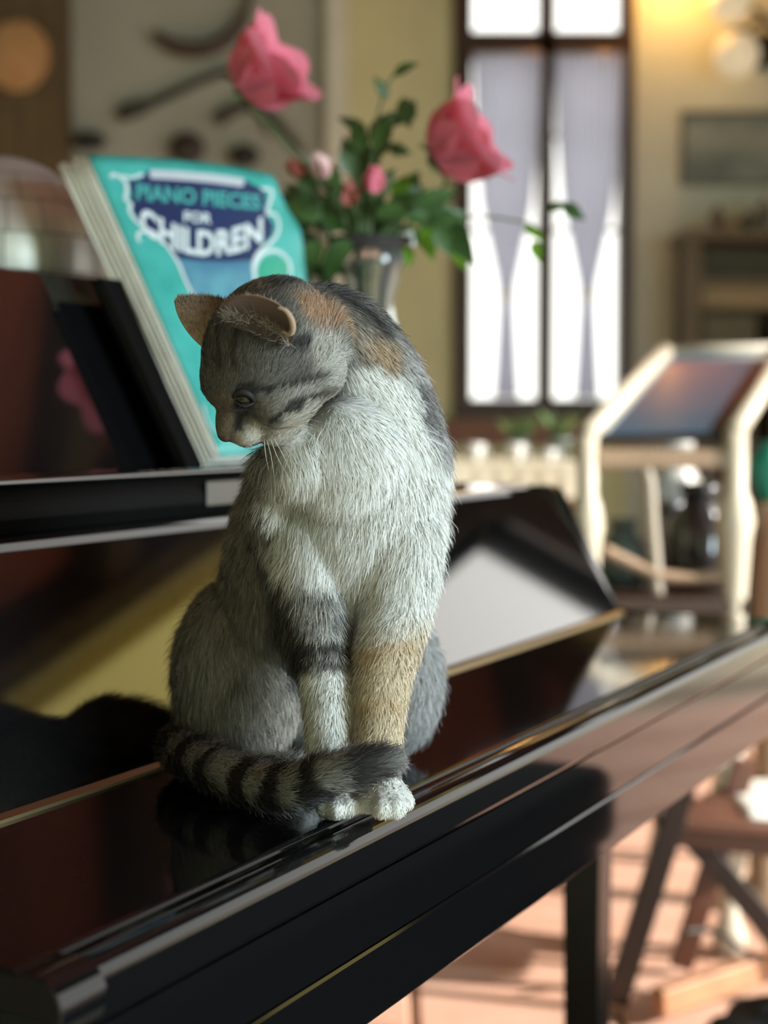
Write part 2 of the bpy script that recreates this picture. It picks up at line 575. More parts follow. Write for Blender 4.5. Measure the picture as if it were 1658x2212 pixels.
# music tray, brand plate, music desk
prism('music_tray', [(0.800, 0.1565), (0.792, 0.168)] + arc(0.812, 0.172, 0.020, 180, 90, 7) + [(0.862, 0.192), (0.862, 0.1565)], 0.80, 1.66, M['matte_black'], piano)
prism('tray_ledge', [(0.862, 0.1925), (0.862, 0.198), (0.800, 0.198)] + arc(0.800, 0.1952, 0.0028, 90, 270, 5), 0.79, 1.67, M['lacquer'], piano)
pl = P_INV @ pt(502, 1062, 1.47)
kk = (0.792 - 0) / (P_INV.to_3x3() @ Vector(ray(502, 1062)))[1]
pp = P_INV @ Vector(EYE + ray(502, 1062) * kk)
box('maker_plate', (pp.x - 0.045, 0.7895, pp.z - 0.011), (pp.x + 0.045, 0.7918, pp.z + 0.011), mat('dull_nickel', (0.13, 0.13, 0.125), 0.45, metal=1.0), piano, bevel=0.0008, seg=1)
DT = math.radians(28.5)
prism('music_desk', [(0.868, 0.157), (0.868 + 0.222 * math.tan(DT), 0.379), (0.868 + 0.222 * math.tan(DT) + 0.016, 0.379), (0.888, 0.157)], 0.78, 1.66, M['lacquer'], piano, bevel=0.0015)
prop = tube('desk_prop', [(1.22, 0.975, 0.33), (1.22, 1.09, 0.157)], 0.007, M['brass'], piano)


def piano_leg(x, y):
    bm = bmesh.new()
    secs = [(-0.1225, 0.030), (-0.16, 0.030), (-0.165, 0.025), (-0.60, 0.021), (-0.665, 0.020)]
    rings = []
    for z, w in secs:
        rings.append([bm.verts.new((x + sx * w, y + sy * w, z)) for sx, sy in ((-1, -1), (1, -1), (1, 1), (-1, 1))])
    for a, b in zip(rings, rings[1:]):
        for i in range(4):
            j = (i + 1) % 4
            bm.faces.new((a[i], a[j], b[j], b[i]))
    bm.faces.new(rings[0])
    bm.faces.new(rings[-1][::-1])
    lg = bm_obj('leg', bm, M['lacquer_soft'], piano)
    lathe('caster', [(0.0, -0.0785), (0.014, -0.0785), (0.018, -0.06), (0.018, -0.02), (0.014, 0.0)], M['brass'], lg, (x, y, -0.665), n=16)
    return lg


def floor_xy(px, depth_y):
    p = P_INV @ pt(px, 2000, depth_y)
    return p.x, p.y


lx, ly = floor_xy(1268, 2.02)
piano_leg(lx, ly)
piano_leg(X0 + 0.10, 0.80)
piano_leg(X0 + 0.30, 2.05)
# pedal lyre
for dx in (-0.05, 0.05):
    tube('lyre_post', [(1.26 + dx, 1.02, -0.122), (1.26 + dx, 1.02, -0.62)], 0.012, M['lacquer_soft'], piano)
box('pedal_box', (1.14, 0.98, -0.68), (1.38, 1.08, -0.62), M['lacquer_soft'], piano, bevel=0.006)
for dx in (-0.06, 0, 0.06):
    box('pedal', (1.26 + dx - 0.012, 0.90, -0.668), (1.26 + dx + 0.012, 0.98, -0.658), M['brass'], piano, bevel=0.003)

# black leather piano bench on the player's side; the front of the piano mirrors it
bench = empty('piano_bench', tuple(P_MTX @ Vector((1.44, 0.085, 0)))[:2] + (0,), PRZ)
tag(bench, 'black leather piano bench mirrored in the piano front', 'bench')
box('seat_pad', (-0.47, -0.17, 0.47), (0.47, 0.17, 0.565), M['matte_black'], bench, bevel=0.022, seg=4, smooth=True)
box('apron', (-0.45, -0.155, 0.33), (0.45, 0.155, 0.469), M['matte_black'], bench, bevel=0.004)
for sx in (-1, 1):
    for sy in (-1, 1):
        box('leg', (sx * 0.39 - 0.024, sy * 0.13 - 0.024, 0.0005), (sx * 0.39 + 0.024, sy * 0.13 + 0.024, 0.33), M['matte_black'], bench, bevel=0.004)
box('music_drawer', (-0.40, -0.145, 0.20), (0.40, 0.145, 0.329), M['matte_black'], bench, bevel=0.003)

# ================================================================== CAT
D0 = 1.005


def cp(px, py, z):
    """z in millimetres towards the camera from the depth of the front paws"""
    return pt(px, py, D0 - z / 1000.0)


def psz(z):
    return (D0 - z / 1000.0) / F


cat_parts = bmesh.new()


def ell(px, py, z, rx, ry, rz, tilt=0.0, roll=None):
    s = psz(z)
    c = cp(px, py, z)
    mt = Matrix.Translation(c) @ Matrix.Rotation(math.radians(tilt), 4, 'Y') @ Matrix.Diagonal((rx * s, rz * s, ry * s, 1))
    bmesh.ops.create_icosphere(cat_parts, subdivisions=4, radius=1.0, matrix=mt)


def limb(keys, per=6, n=20):
    """keys: (px, py, z, radius px)"""
    K = catmull([(k[0], k[1], k[2], k[3]) for k in keys], per)
    P = [cp(k[0], k[1], k[2]) for k in K]
    R = [max(0.002, k[3] * psz(k[2])) for k in K]
    v, f = tube_data(P, R, n)
    bv = [cat_parts.verts.new(x) for x in v]
    for q in f:
        cat_parts.faces.new([bv[i] for i in q])
    for e in (0, -1):
        bmesh.ops.create_icosphere(cat_parts, subdivisions=3, radius=R[e], matrix=Matrix.Translation(P[e]))


# --- trunk
ell(690, 1440, -190, 200, 205, 170)
ell(505, 1440, -118, 122, 195, 135, 6)            # near haunch, photo left
ell(540, 1500, -98, 105, 152, 98, 10)
ell(620, 1090, -75, 78, 125, 95, 8)
ell(650, 985, -6, 72, 72, 55)
ell(622, 1000, -12, 68, 60, 50)
ell(590, 1060, -40, 50, 85, 60, 8)
ell(868, 1462, -165, 82, 150, 120)                # far haunch, photo right
ell(640, 1220, -115, 150, 270, 170, 14)           # flank
ell(600, 1150, -120, 95, 180, 120, 16)
ell(775, 1090, -62, 178, 265, 165)                # chest
ell(785, 940, -60, 160, 190, 150)
ell(850, 990, -85, 108, 215, 140, -4)             # shoulder, photo right
ell(655, 1120, -62, 78, 180, 110)                 # shoulder, photo left
ell(760, 1250, -60, 140, 170, 110)
ell(740, 985, -12, 115, 120, 70)                  # ruff under the jaw
limb([(810, 960, -60, 145), (780, 830, -52, 128), (712, 735, -35, 112), (630, 735, -10, 98)])
# --- front legs
limb([(672, 1150, -45, 84), (672, 1300, -30, 68), (695, 1430, -14, 55), (708, 1540, -6, 50), (713, 1640, 0, 45), (722, 1715, 4, 42)])
limb([(862, 1150, -45, 88), (850, 1330, -28, 76), (826, 1450, -10, 63), (815, 1560, -2, 53), (816, 1650, 4, 47), (826, 1715, 8, 46)])
# paws
PZ = LZ
def paw(cx, top, gz, w, toes):
    ell(cx, top, gz, w, 38, 60)
    for tx, ty, tz, r in toes:
        ell(tx, ty, tz, r, r * 1.12, r * 1.5)
paw(727, 1733, 8, 46, [(700, 1743, 20, 19), (726, 1747, 25, 20), (752, 1744, 22, 20), (768, 1738, 12, 14)])
paw(832, 1722, 12, 54, [(795, 1733, 20, 21), (824, 1744, 28, 23), (856, 1744, 27, 22), (878, 1732, 16, 17)])
# hind paw behind the tail
ell(620, 1672, -55, 70, 34, 60)
ell(800, 1640, -90, 60, 34, 60)

# --- tail
TAIL = [(520, 1600, -190, 50), (425, 1592, -150, 52), (390, 1618, -95, 50), (455, 1652, -45, 52), (548, 1690, -8, 54), (630, 1702, 20, 55), (705, 1674, 38, 48), (775, 1656, 46, 43), (828, 1645, 46, 35), (858, 1638, 44, 15)]
tail_k = catmull(TAIL, 8)
v, f = tube_data([cp(*k[:3]) for k in tail_k], [k[3] * 0.80 * psz(k[2]) for k in tail_k], 20)
bv = [cat_parts.verts.new(x) for x in v]
for q in f:
    cat_parts.faces.new([bv[i] for i in q])

# --- head frame: forward, left (camera side), crown
HG = np.array([-0.54, -0.82, 0.13]); HG /= np.linalg.norm(HG)
HS = np.array([0.61, -0.25, 0.75]); HS -= HG * HS.dot(HG); HS /= np.linalg.norm(HS)
HCR = np.cross(HG, HS)
def img2w(v):                    # (right, up, towards camera) to world axes
    return np.array([v[0], -v[2], v[1]])
AG, AS, AC = Vector(img2w(HG)), Vector(img2w(HS)), Vector(img2w(HCR))
HEAD = cp(566, 778, 14)
HU = 0.000935                    # one head unit
HM = Matrix.Translation(HEAD) @ Matrix((AG, AS, AC)).transposed().to_4x4() @ Matrix.Scale(HU, 4)


def hp(g, s, c):
    return HM @ Vector((g, s, c))


def hell(g, s, c, rg, rs, rc, rot=None):
    mt = HM @ Matrix.Translation((g, s, c))
    if rot:
        mt = mt @ Matrix.Rotation(math.radians(rot), 4, 'Y')
    bmesh.ops.create_icosphere(cat_parts, subdivisions=4, radius=1.0, matrix=mt @ Matrix.Diagonal((rg, rs, rc, 1)))


hell(-8, 0, 3, 46, 41, 36)
hell(15, 0, 8, 27, 28, 23)
hell(29, 0, 3, 16, 12, 10, 20)
for s in (-1, 1):
    hell(6, s * 22, -12, 29, 22, 24)
    hell(-10, s * 26, -14, 24, 20, 24)
    hell(42, s * 8, -15, 12, 10, 10)
    hell(29, s * 13, 11, 10, 8, 8)                # brow
hell(36, 0, -14, 18, 18, 14)
hell(24, 0, -20, 24, 20, 14)
hell(18, 14, -27, 26, 16, 15)
hell(18, -14, -27, 26, 16, 15)
hell(39, 0, -3, 19, 10, 9, 22)
hell(49, 0, -7.5, 8, 6, 6)
hell(39, 0, -25, 12, 10, 8)

me = bpy.data.meshes.new('body')
cat_parts.to_mesh(me)
cat_parts.free()
tmp = bpy.data.objects.new('body_tmp', me)
COL.objects.link(tmp)
rm = tmp.modifiers.new('r', 'REMESH')
rm.mode = 'VOXEL'
rm.voxel_size = 0.0022
sm = tmp.modifiers.new('s', 'SMOOTH')
sm.factor = 0.5
sm.iterations = 5
dg = bpy.context.evaluated_depsgraph_get()
body_me = bpy.data.meshes.new_from_object(tmp.evaluated_get(dg))
bpy.data.objects.remove(tmp)
body_me.name = 'body'
nv = len(body_me.vertices)
BV = np.empty(nv * 3); body_me.vertices.foreach_get('co', BV); BV = BV.reshape(-1, 3)
BV[:, 2] = np.maximum(BV[:, 2], LZ + 0.0004)     # rests on the lid
body_me.vertices.foreach_set('co', BV.ravel())
body_me.update()
BN = np.empty(nv * 3); body_me.vertices.foreach_get('normal', BN); BN = BN.reshape(-1, 3)

# ------------------------------------------------------------------ coat pattern
tail_P = np.array([tuple(cp(*k[:3])) for k in tail_k])
tail_R = np.array([k[3] * psz(k[2]) for k in tail_k])
tail_L = np.concatenate([[0], np.cumsum(np.linalg.norm(np.diff(tail_P, axis=0), axis=1))])


def vnoise(P, s, seed=0):
    """cheap smooth noise, vectorised"""
    r = np.random.default_rng(seed)
    out = np.zeros(len(P))
    for k in range(5):
        d = r.normal(size=3); d /= np.linalg.norm(d)
        out += np.sin(P @ d * s * (1 + 0.55 * k) + r.uniform(0, 6.28) + 1.7 * np.sin(P @ r.normal(size=3) * s * 0.4)) / (1 + 0.3 * k)
    return out / 3.0


def seg_dist(x, y, pts, closed=False):
    d = np.full(len(x), 1e9)
    n = len(pts)
    for i in range(n if closed else n - 1):
        ax, ay = pts[i]
        bx, by = pts[(i + 1) % n]
        ex, ey = bx - ax, by - ay
        t = np.clip(((x - ax) * ex + (y - ay) * ey) / (ex * ex + ey * ey), 0, 1)
        d = np.minimum(d, np.hypot(x - ax - t * ex, y - ay - t * ey))
    return d


def poly_mask(x, y, pts, soft):
    ins = np.zeros(len(x), bool)
    n = len(pts)
    for i in range(n):
        ax, ay = pts[i]
        bx, by = pts[(i + 1) % n]
        if ay == by:
            continue
        c = ((ay > y) != (by > y)) & (x < (bx - ax) * (y - ay) / (by - ay) + ax)
        ins ^= c
    d = seg_dist(x, y, pts, True)
    sd = np.where(ins, d, -d)
    t = np.clip(sd / soft * 0.5 + 0.5, 0, 1)
    return t * t * (3 - 2 * t)


def line_mask(x, y, pts, w, soft=6):
    d = seg_dist(x, y, pts)
    t = np.clip((w - d) / soft * 0.5 + 0.5, 0, 1)
    return t * t * (3 - 2 * t)


HMI = np.array(HM.inverted())


def head_local(P):
    return P @ HMI[:3, :3].T + HMI[:3, 3]


def regions(P):
    dt = np.full(len(P), 1e9); it = np.zeros(len(P), int)
    for i, (q, r) in enumerate(zip(tail_P, tail_R)):
        d = np.linalg.norm(P - q, axis=1) / r
        m = d < dt
        dt[m] = d[m]; it[m] = i
    px_, py_ = project(P)
    istail = (dt < 0.95) & (it > 8) & ~((py_ > 1724) & (px_ > 690))
    h = head_local(P)
    hd = np.sqrt((h[:, 0] / 62) ** 2 + (h[:, 1] / 50) ** 2 + (h[:, 2] / 50) ** 2)
    return istail, it, hd, h


GREY = np.array((0.250, 0.245, 0.238))
DARK = np.array((0.022, 0.020, 0.019))
WHITE = np.array((0.70, 0.70, 0.68))


def coat(P):
    P = np.asarray(P)
    istail, it, hd, h = regions(P)
    x, y = project(P)
    x = x + vnoise(P, 420, 1) * 7 + vnoise(P, 160, 2) * 6
    y = y + vnoise(P, 420, 3) * 9 + vnoise(P, 160, 4) * 6
    c = np.tile(GREY, (len(P), 1))

    def put(m, col):
        nonlocal c
        m = m[:, None]
        c = c * (1 - m) + np.array(col) * m

    # tabby mottling of the trunk
    put(0.45 * np.clip(vnoise(P * np.array([1, 1, 0.45]), 190, 5) * 1.6, 0, 1), DARK * 2)
    put(poly_mask(x, y, [(440, 1000), (600, 960), (600, 1310), (520, 1400), (380, 1330)], 50) * 0.6, (0.19, 0.155, 0.13))
    put(poly_mask(x, y, [(560, 1430), (660, 1400), (680, 1660), (560, 1660), (520, 1560)], 45) * 0.8, (0.33, 0.29, 0.24))
    put(poly_mask(x, y, [(860, 1330), (1000, 1300), (1000, 1650), (840, 1650)], 30) * (y > 1300), (0.36, 0.355, 0.36))
    put(poly_mask(x, y, [(860, 760), (900, 770), (1000, 860), (1000, 1010), (955, 985), (915, 930), (895, 860)], 18), (0.34, 0.33, 0.33))
    put(line_mask(x, y, [(905, 840), (925, 900)], 16, 10), (0.12, 0.115, 0.115))
    # white bib
    put(poly_mask(x, y, [(690, 905), (745, 800), (800, 765), (850, 785), (885, 840), (905, 910), (935, 975), (1000, 990), (1000, 1180), (970, 1300), (930, 1350),
                         (860, 1400), (780, 1420), (745, 1340), (700, 1290), (640, 1265), (600, 1235), (580, 1150), (578, 1010), (630, 960)], 16), WHITE)
    # photo-left leg: grey above with dark bars, white sock
    put(poly_mask(x, y, [(590, 1235), (720, 1250), (748, 1340), (760, 1450), (640, 1455)], 22), (0.30, 0.29, 0.275))
    put(poly_mask(x, y, [(560, 1180), (625, 1250), (660, 1400), (668, 1470), (630, 1470), (590, 1330)], 14), DARK * 2.2)
    for yy, w, s in ((1272, 7, .7), (1318, 8, .75), (1352, 6, .5), (1394, 12, .95), (1428, 11, .9), (1500, 5, .55)):
        put(line_mask(x, y, [(610, yy + 26), (650, yy + 6), (690, yy - 4), (742, yy + 6)], w, 5) * s * (x < 760), DARK * 1.2)
    put(poly_mask(x, y, [(655, 1447), (700, 1440), (760, 1440), (768, 1700), (650, 1700)], 10) * np.where(np.abs(y - 1503) < 6, 0.6, 1), WHITE)
    # photo-right leg: cream with faint orange bars
    put(poly_mask(x, y, [(775, 1390), (850, 1370), (935, 1330), (915, 1450), (885, 1640), (758, 1660), (760, 1450)], 45) * (P[:, 1] < cp(0, 0, -75).y), (0.60, 0.49, 0.35))
    put(line_mask(x, y, [(790, 1412), (830, 1394), (880, 1384)], 12, 14) * 0.5, (0.50, 0.30, 0.14))
    put(line_mask(x, y, [(785, 1520), (830, 1505), (860, 1515)], 11, 10) * 0.6, (0.50, 0.33, 0.17))
    # paws
    paws = ((y > 1680) & (x > 645) & (P[:, 1] < cp(0, 0, -22).y)).astype(float)
    put(paws, WHITE * 1.02)

    # ---- head
    H = np.clip((1.12 - hd) / 0.16, 0, 1)
    keep = c.copy()
    c = np.tile(np.array((0.105, 0.099, 0.090)), (len(P), 1))
    put(poly_mask(x, y, [(462, 858), (500, 855), (510, 900), (512, 960), (470, 960)], 14), (0.165, 0.128, 0.096))
    put(poly_mask(x, y, [(560, 850), (700, 838), (690, 868), (600, 905), (560, 900)], 14) * .8, (0.25, 0.24, 0.22))
    put(poly_mask(x, y, [(505, 950), (545, 915), (600, 905), (650, 885), (705, 860), (740, 930), (680, 1010), (520, 1010)], 14), (0.42, 0.39, 0.34))
    put(poly_mask(x, y, [(650, 725), (735, 720), (760, 800), (740, 880), (690, 840), (670, 790)], 22) * .8, (0.40, 0.385, 0.35))
    put(line_mask(x, y, [(538, 848), (590, 836), (645, 833), (695, 812)], 6, 6), DARK)
    put(line_mask(x, y, [(585, 912), (625, 886), (665, 868), (705, 846)], 8, 7), DARK)
    put(line_mask(x, y, [(700, 850), (690, 880), (668, 925)], 10, 12) * .7, (0.10, 0.085, 0.06))
    put(poly_mask(x, y, [(502, 838), (545, 832), (556, 862), (535, 892), (520, 935), (504, 930), (500, 880)], 7), DARK)
    put(line_mask(x, y, [(492, 948), (510, 956), (528, 970), (552, 972)], 3, 4) * .8, DARK)
    for q in ([(560, 935), (600, 925)], [(560, 948), (605, 942)], [(565, 922), (600, 912)]):
        put(line_mask(x, y, q, 2.5, 4) * .6, DARK * 3)
    for q in ([(452, 680), (446, 740), (448, 800)], [(478, 690), (470, 750), (468, 800)], [(505, 715), (498, 760), (500, 800)], [(540, 745), (560, 760), (600, 765)]):
        put(line_mask(x, y, q, 6, 6) * .8, DARK * 1.3)
    put(poly_mask(x, y, [(590, 745), (660, 730), (672, 752), (640, 782), (600, 772)], 10), DARK)
    put(poly_mask(x, y, [(470, 600), (620, 590), (640, 625), (560, 640), (470, 640)], 14) * .8, (0.21, 0.165, 0.12))
    hc = c
    Hm = H[:, None]
    c = keep * (1 - Hm) + hc * Hm
    # nape: dark dorsal stripe, tan patches
    up = (y < 815).astype(float) * (x > 540)
    put(poly_mask(x, y, [(600, 640), (700, 615), (800, 660), (870, 760), (850, 800), (770, 775), (735, 745), (680, 728), (640, 700)], 18) * up, (0.17, 0.15, 0.125))
    put(poly_mask(x, y, [(625, 655), (700, 645), (745, 690), (750, 725), (690, 722), (645, 700)], 14) * up, (0.27, 0.165, 0.10))
    put(poly_mask(x, y, [(770, 725), (835, 735), (858, 790), (815, 790)], 16) * up, (0.30, 0.21, 0.13))
    put(line_mask(x, y, [(570, 622), (625, 606), (690, 612), (760, 648), (825, 705)], 16, 12) * up, DARK * 1.2)
    # ---- tail rings; underside kept dark, shade painted into the colour
    lt = tail_L[it] + 0.0
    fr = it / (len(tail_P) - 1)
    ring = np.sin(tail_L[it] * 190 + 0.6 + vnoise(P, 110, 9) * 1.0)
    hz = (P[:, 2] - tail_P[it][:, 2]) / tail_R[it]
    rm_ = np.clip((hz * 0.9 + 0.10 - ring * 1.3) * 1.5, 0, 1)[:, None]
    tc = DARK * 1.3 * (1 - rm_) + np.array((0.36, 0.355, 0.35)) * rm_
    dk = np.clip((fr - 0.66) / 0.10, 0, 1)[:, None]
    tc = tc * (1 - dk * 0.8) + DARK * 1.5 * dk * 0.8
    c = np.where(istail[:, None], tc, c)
    return c


def set_col(me, C):
    a = me.attributes.new('coat', 'FLOAT_COLOR', 'POINT')
    a.data.foreach_set('color', np.concatenate([C, np.ones((len(C), 1))], 1).ravel().astype(np.float32))


def coat_mat(name, rough=0.75, sheen=0.15):
    m = mat(name, (0.5, 0.5, 0.5), rough, spec=0.25, sheen=sheen)
    at = m.node_tree.nodes.new('ShaderNodeAttribute')
    at.attribute_name = 'coat'
    m.node_tree.links.new(at.outputs['Color'], m.node_tree.nodes['Principled BSDF'].inputs['Base Color'])
    return m


M['coat'] = coat_mat('cat_coat')
cat = empty('cat', cp(780, 1775, 0))
cat.location.z = LZ
tag(cat, 'grey tabby and white cat sitting upright with head turned down', 'cat')
CL = np.array(cat.location)


def to_cat(me):
    me.transform(Matrix.Translation(-cat.location))


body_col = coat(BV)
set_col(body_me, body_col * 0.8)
to_cat(body_me)
body_me.materials.clear()
link_mesh('body', body_me, M['coat'], cat, True)

# ------------------------------------------------------------------ ears (cupped shells)
def ear(base_a, base_b, tip, bulge, name, colour_out, colour_in, roll=0.0):
    """base_a front root, base_b back root, tip, bulge = direction the back of the ear is pushed to"""
    n, k = 14, 16
    A, B, T = Vector(base_a), Vector(base_b), Vector(tip)
    bl = Vector(bulge)
    outer, inner = [], []
    for j in range(k + 1):
        v_ = j / k
        wid = (1 - v_ ** 1.7) ** 0.75 if v_ < 1 else 0
        mid = A.lerp(B, 0.5).lerp(T, v_)
        half = (B - A) * 0.5 * max(wid, 0.06)
        for i in range(n + 1):
            u_ = i / n * 2 - 1
            p = mid + half * u_ + bl * (1 - u_ * u_) * (0.35 + 0.65 * math.sin(math.pi * min(1, v_ * 0.9 + 0.1))) * (1 - 0.55 * v_)
            outer.append(p)
            inner.append(p - bl.normalized() * 1.7 * HU * (1 - 0.55 * abs(u_)))
    W = n + 1
    V = outer + inner
    off = len(outer)
    Fc = []
    for j in range(k):
        for i in range(n):
            a = j * W + i
            Fc.append((a, a + 1, a + W + 1, a + W))
            Fc.append((off + a, off + a + W, off + a + W + 1, off + a + 1))
        for i in (0, n):
            a = j * W + i
            q = (a, a + W, off + a + W, off + a)
            Fc.append(q if i == 0 else q[::-1])
    for i in range(n):
        a = k * W + i
        Fc.append((a, a + 1, off + a + 1, off + a))
    V = [v - cat.location for v in V]
    o = mesh(name, V, Fc, M['coat'], cat, True)
    C = np.array([colour_out] * off + [colour_in] * off)
    vv = rng.uniform(0.85, 1.1, (len(C), 1))
    set_col(o.data, C * vv)
    return o, np.array([tuple(p + cat.location) for p in V[:off]])


EARO = (0.26, 0.19, 0.135)
EARI = (0.20, 0.125, 0.095)
ear_far, efp = ear(hp(14, -18, 27), hp(-24, -34, 14), hp(-2, -42, 52), (AG * -0.5 + AS * 0.55 + AC * 0.1) * 14 * HU, 'ear', EARO, EARI)
# near ear: a flattened cup whose hollow faces the camera
def ear_cup():
    rim = catmull([(476, 666, 56), (492, 648, 68), (540, 640, 76), (588, 654, 78), (620, 680, 75), (634, 710, 68), (628, 738, 57)], 4)
    bas = catmull([(484, 692, 52), (508, 706, 56), (540, 720, 58), (568, 730, 58), (594, 738, 57), (612, 744, 55), (622, 748, 54)], 4)
    n, k = len(rim) - 1, 10
    rows_o, rows_i = [], []
    for j in range(k + 1):
        t = j / k
        for i in range(n + 1):
            e = math.sin(math.pi * i / n)
            p = bas[i] * (1 - t) + rim[i] * t
            push = math.sin(math.pi * (0.15 + 0.70 * t)) * e
            q = (p[0] + 5 * push, p[1] - 10 * push, p[2] - 9 * push)
            rows_o.append(cp(*q))
            rows_i.append(cp(q[0], q[1] + 4.0 * (1 - 0.5 * t), q[2] + 0.6))
    W = n + 1
    off = len(rows_o)
    Fc = []
    for j in range(k):
        for i in range(n):
            a = j * W + i
            Fc.append((a, a + 1, a + W + 1, a + W))
            Fc.append((off + a, off + a + W, off + a + W + 1, off + a + 1))
        for i in (0, n):
            a = j * W + i
            Fc.append((a, a + W, off + a + W, off + a))
    for i in range(n):
        a = k * W + i
        Fc.append((a, a + 1, off + a + 1, off + a))
    o = mesh('ear', [v - cat.location for v in rows_o + rows_i], Fc, M['coat'], cat, True)
    tcol = np.repeat(np.linspace(0, 1, k + 1), W)[:, None]
    ci = np.array((0.03, 0.022, 0.019)) * (1 - tcol) + np.array((0.11, 0.068, 0.050)) * tcol
    set_col(o.data, np.concatenate([np.tile(np.array(EARO), (off, 1)), ci]))
    return o, np.array([tuple(p) for p in rows_o]), np.array([tuple(p) for p in rows_i])


ear_near, enp, eni = ear_cup()
# fold at the back rim of the near ear
pk = [cp(600, 664, 76), cp(618, 672, 76), cp(630, 692, 73), cp(632, 712, 69), cp(624, 722, 66), cp(610, 716, 65)]
pk = [Vector(p) - cat.location for p in catmull([tuple(p) for p in pk], 4)]
fo = tube('ear_fold', pk, [0.0008 + 0.0010 * math.sin(math.pi * i / (len(pk) - 1)) for i in range(len(pk))], M['coat'], cat, 8)
set_col(fo.data, np.tile(np.array((0.30, 0.21, 0.15)), (len(fo.data.vertices), 1)))

# ------------------------------------------------------------------ eyes, nose
# the visible eye sits in the face where the photo shows it
ex_, ey_ = project(BV)
em = (np.hypot(ex_ - 527, ey_ - 860) < 9)
em &= BV[:, 1] < BV[em][:, 1].min() + 0.004
esurf = BV[em].mean(0)
edir = esurf - EYE; edir /= np.linalg.norm(edir)
eye_c = esurf + edir * 0.0040
M['eye'] = mat('cat_eye', (0.012, 0.010, 0.005), 0.18, spec=0.35)
M['pupil'] = mat('cat_pupil', (0.003, 0.003, 0.003), 0.25)
M['lid_skin'] = mat('eyelid_skin', (0.016, 0.014, 0.013), 0.6, spec=0.2)
M['nose'] = mat('nose_leather', (0.07, 0.04, 0.034), 0.55, noise=0.3, scale=400)
for s in (1, -1):
    c = hp(29.5, s * 17.0, 4.5)
    if s == 1:
        c = Vector(eye_c)
    e = lathe('eye', [(0, -1), (.5, -.87), (.87, -.5), (1, 0), (.87, .5), (.5, .87), (0, 1)], M['eye'], cat, c - cat.location, 20,
              mtx=Matrix((AG, AS, AC)).transposed().to_4x4() @ Matrix.Diagonal((6.4 * HU, 6.4 * HU, 6.4 * HU, 1)))
    d = (AG * 0.72 + AS * s * 0.66).normalized()
    q = d.to_track_quat('Z', 'Y').to_matrix().to_4x4()
    lathe('pupil', [(0, 0.0004), (0.0018, 0.0003), (0.0026, -0.0004)], M['pupil'], e, c + d * 6.3 * HU - cat.location, 14, mtx=q)
    if s == -1:
        continue
    # lids of the visible eye: heavy dark upper lid, thin pale lower lid
    ez = (D0 - esurf[1]) * 1000
    for nm, pl_, r0, col_ in (('eyelid', [(503, 860, 0.4), (511, 850, 2.6), (526, 847, 3.6), (541, 855, 2.8), (550, 867, 0.2)], 0.0023, DARK * 1.2),
                              ('lower_eyelid', [(505, 863, 0.2), (514, 873, 2.0), (527, 877, 2.6), (540, 874, 2.0), (550, 868, 0.2)], 0.0009, DARK * 1.5)):
        K = catmull([(q[0], q[1], ez + q[2] - 0.6) for q in pl_], 5)
        n_ = len(K)
        lo = tube(nm, [cp(*k) - cat.location for k in K], [r0 * (0.35 + 0.65 * math.sin(math.pi * i / (n_ - 1))) for i in range(n_)], M['lid_skin'], cat, 8)
bmn = bmesh.new()
bmesh.ops.create_icosphere(bmn, subdivisions=3, radius=1, matrix=Matrix.Translation(-cat.location) @ HM @ Matrix.Translation((52.6, 0, -8.2)) @ Matrix.Diagonal((4.4, 6.2, 4.6, 1)))
bm_obj('nose', bmn, M['nose'], cat, True)

# ------------------------------------------------------------------ fur
tri = np.empty(0)
body_me.calc_loop_triangles()
nt_ = len(body_me.loop_triangles)
T3 = np.empty(nt_ * 3, int); body_me.loop_triangles.foreach_get('vertices', T3); T3 = T3.reshape(-1, 3)
A_, B_, C_ = BV[T3[:, 0]], BV[T3[:, 1]], BV[T3[:, 2]]
area = np.linalg.norm(np.cross(B_ - A_, C_ - A_), axis=1) * 0.5
cen = (A_ + B_ + C_) / 3
cn = BN[T3[:, 0]]
view = EYE - cen; view /= np.linalg.norm(view, axis=1)[:, None]
fac = (cn * view).sum(1)
wgt = area * np.where(fac > -0.35, 1.0, 0.12)
wgt *= np.where(cen[:, 2] < LZ + 0.002, 0.1, 1.0)
_, _, hd_c, _ = regions(cen)
wgt *= np.where(hd_c < 1.1, 1.7, 1.0)
NF = 240000
idx = rng.choice(nt_, NF, p=wgt / wgt.sum())
w1, w2 = rng.random(NF), rng.random(NF)
sw = w1 + w2 > 1
w1[sw], w2[sw] = 1 - w1[sw], 1 - w2[sw]
tp = T3[idx]
R0 = BV[tp[:, 0]] * (1 - w1 - w2)[:, None] + BV[tp[:, 1]] * w1[:, None] + BV[tp[:, 2]] * w2[:, None]
N0 = BN[tp[:, 0]] * (1 - w1 - w2)[:, None] + BN[tp[:, 1]] * w1[:, None] + BN[tp[:, 2]] * w2[:, None]
N0 /= np.linalg.norm(N0, axis=1)[:, None] + 1e-9
istail, itl, hd, hl = regions(R0)
X_, Y_ = project(R0)
flow = np.tile(np.array([0.0, 0.0, -1.0]), (NF, 1))
flow[:, 0] += np.clip((640 - X_) / 900, -0.4, 0.4)
# neck and shoulder: away from the head
nape = np.exp(-((Y_ - 760) / 170) ** 2) * (X_ > 560)
flow += nape[:, None] * np.array([1.1, 0.35, -0.15])
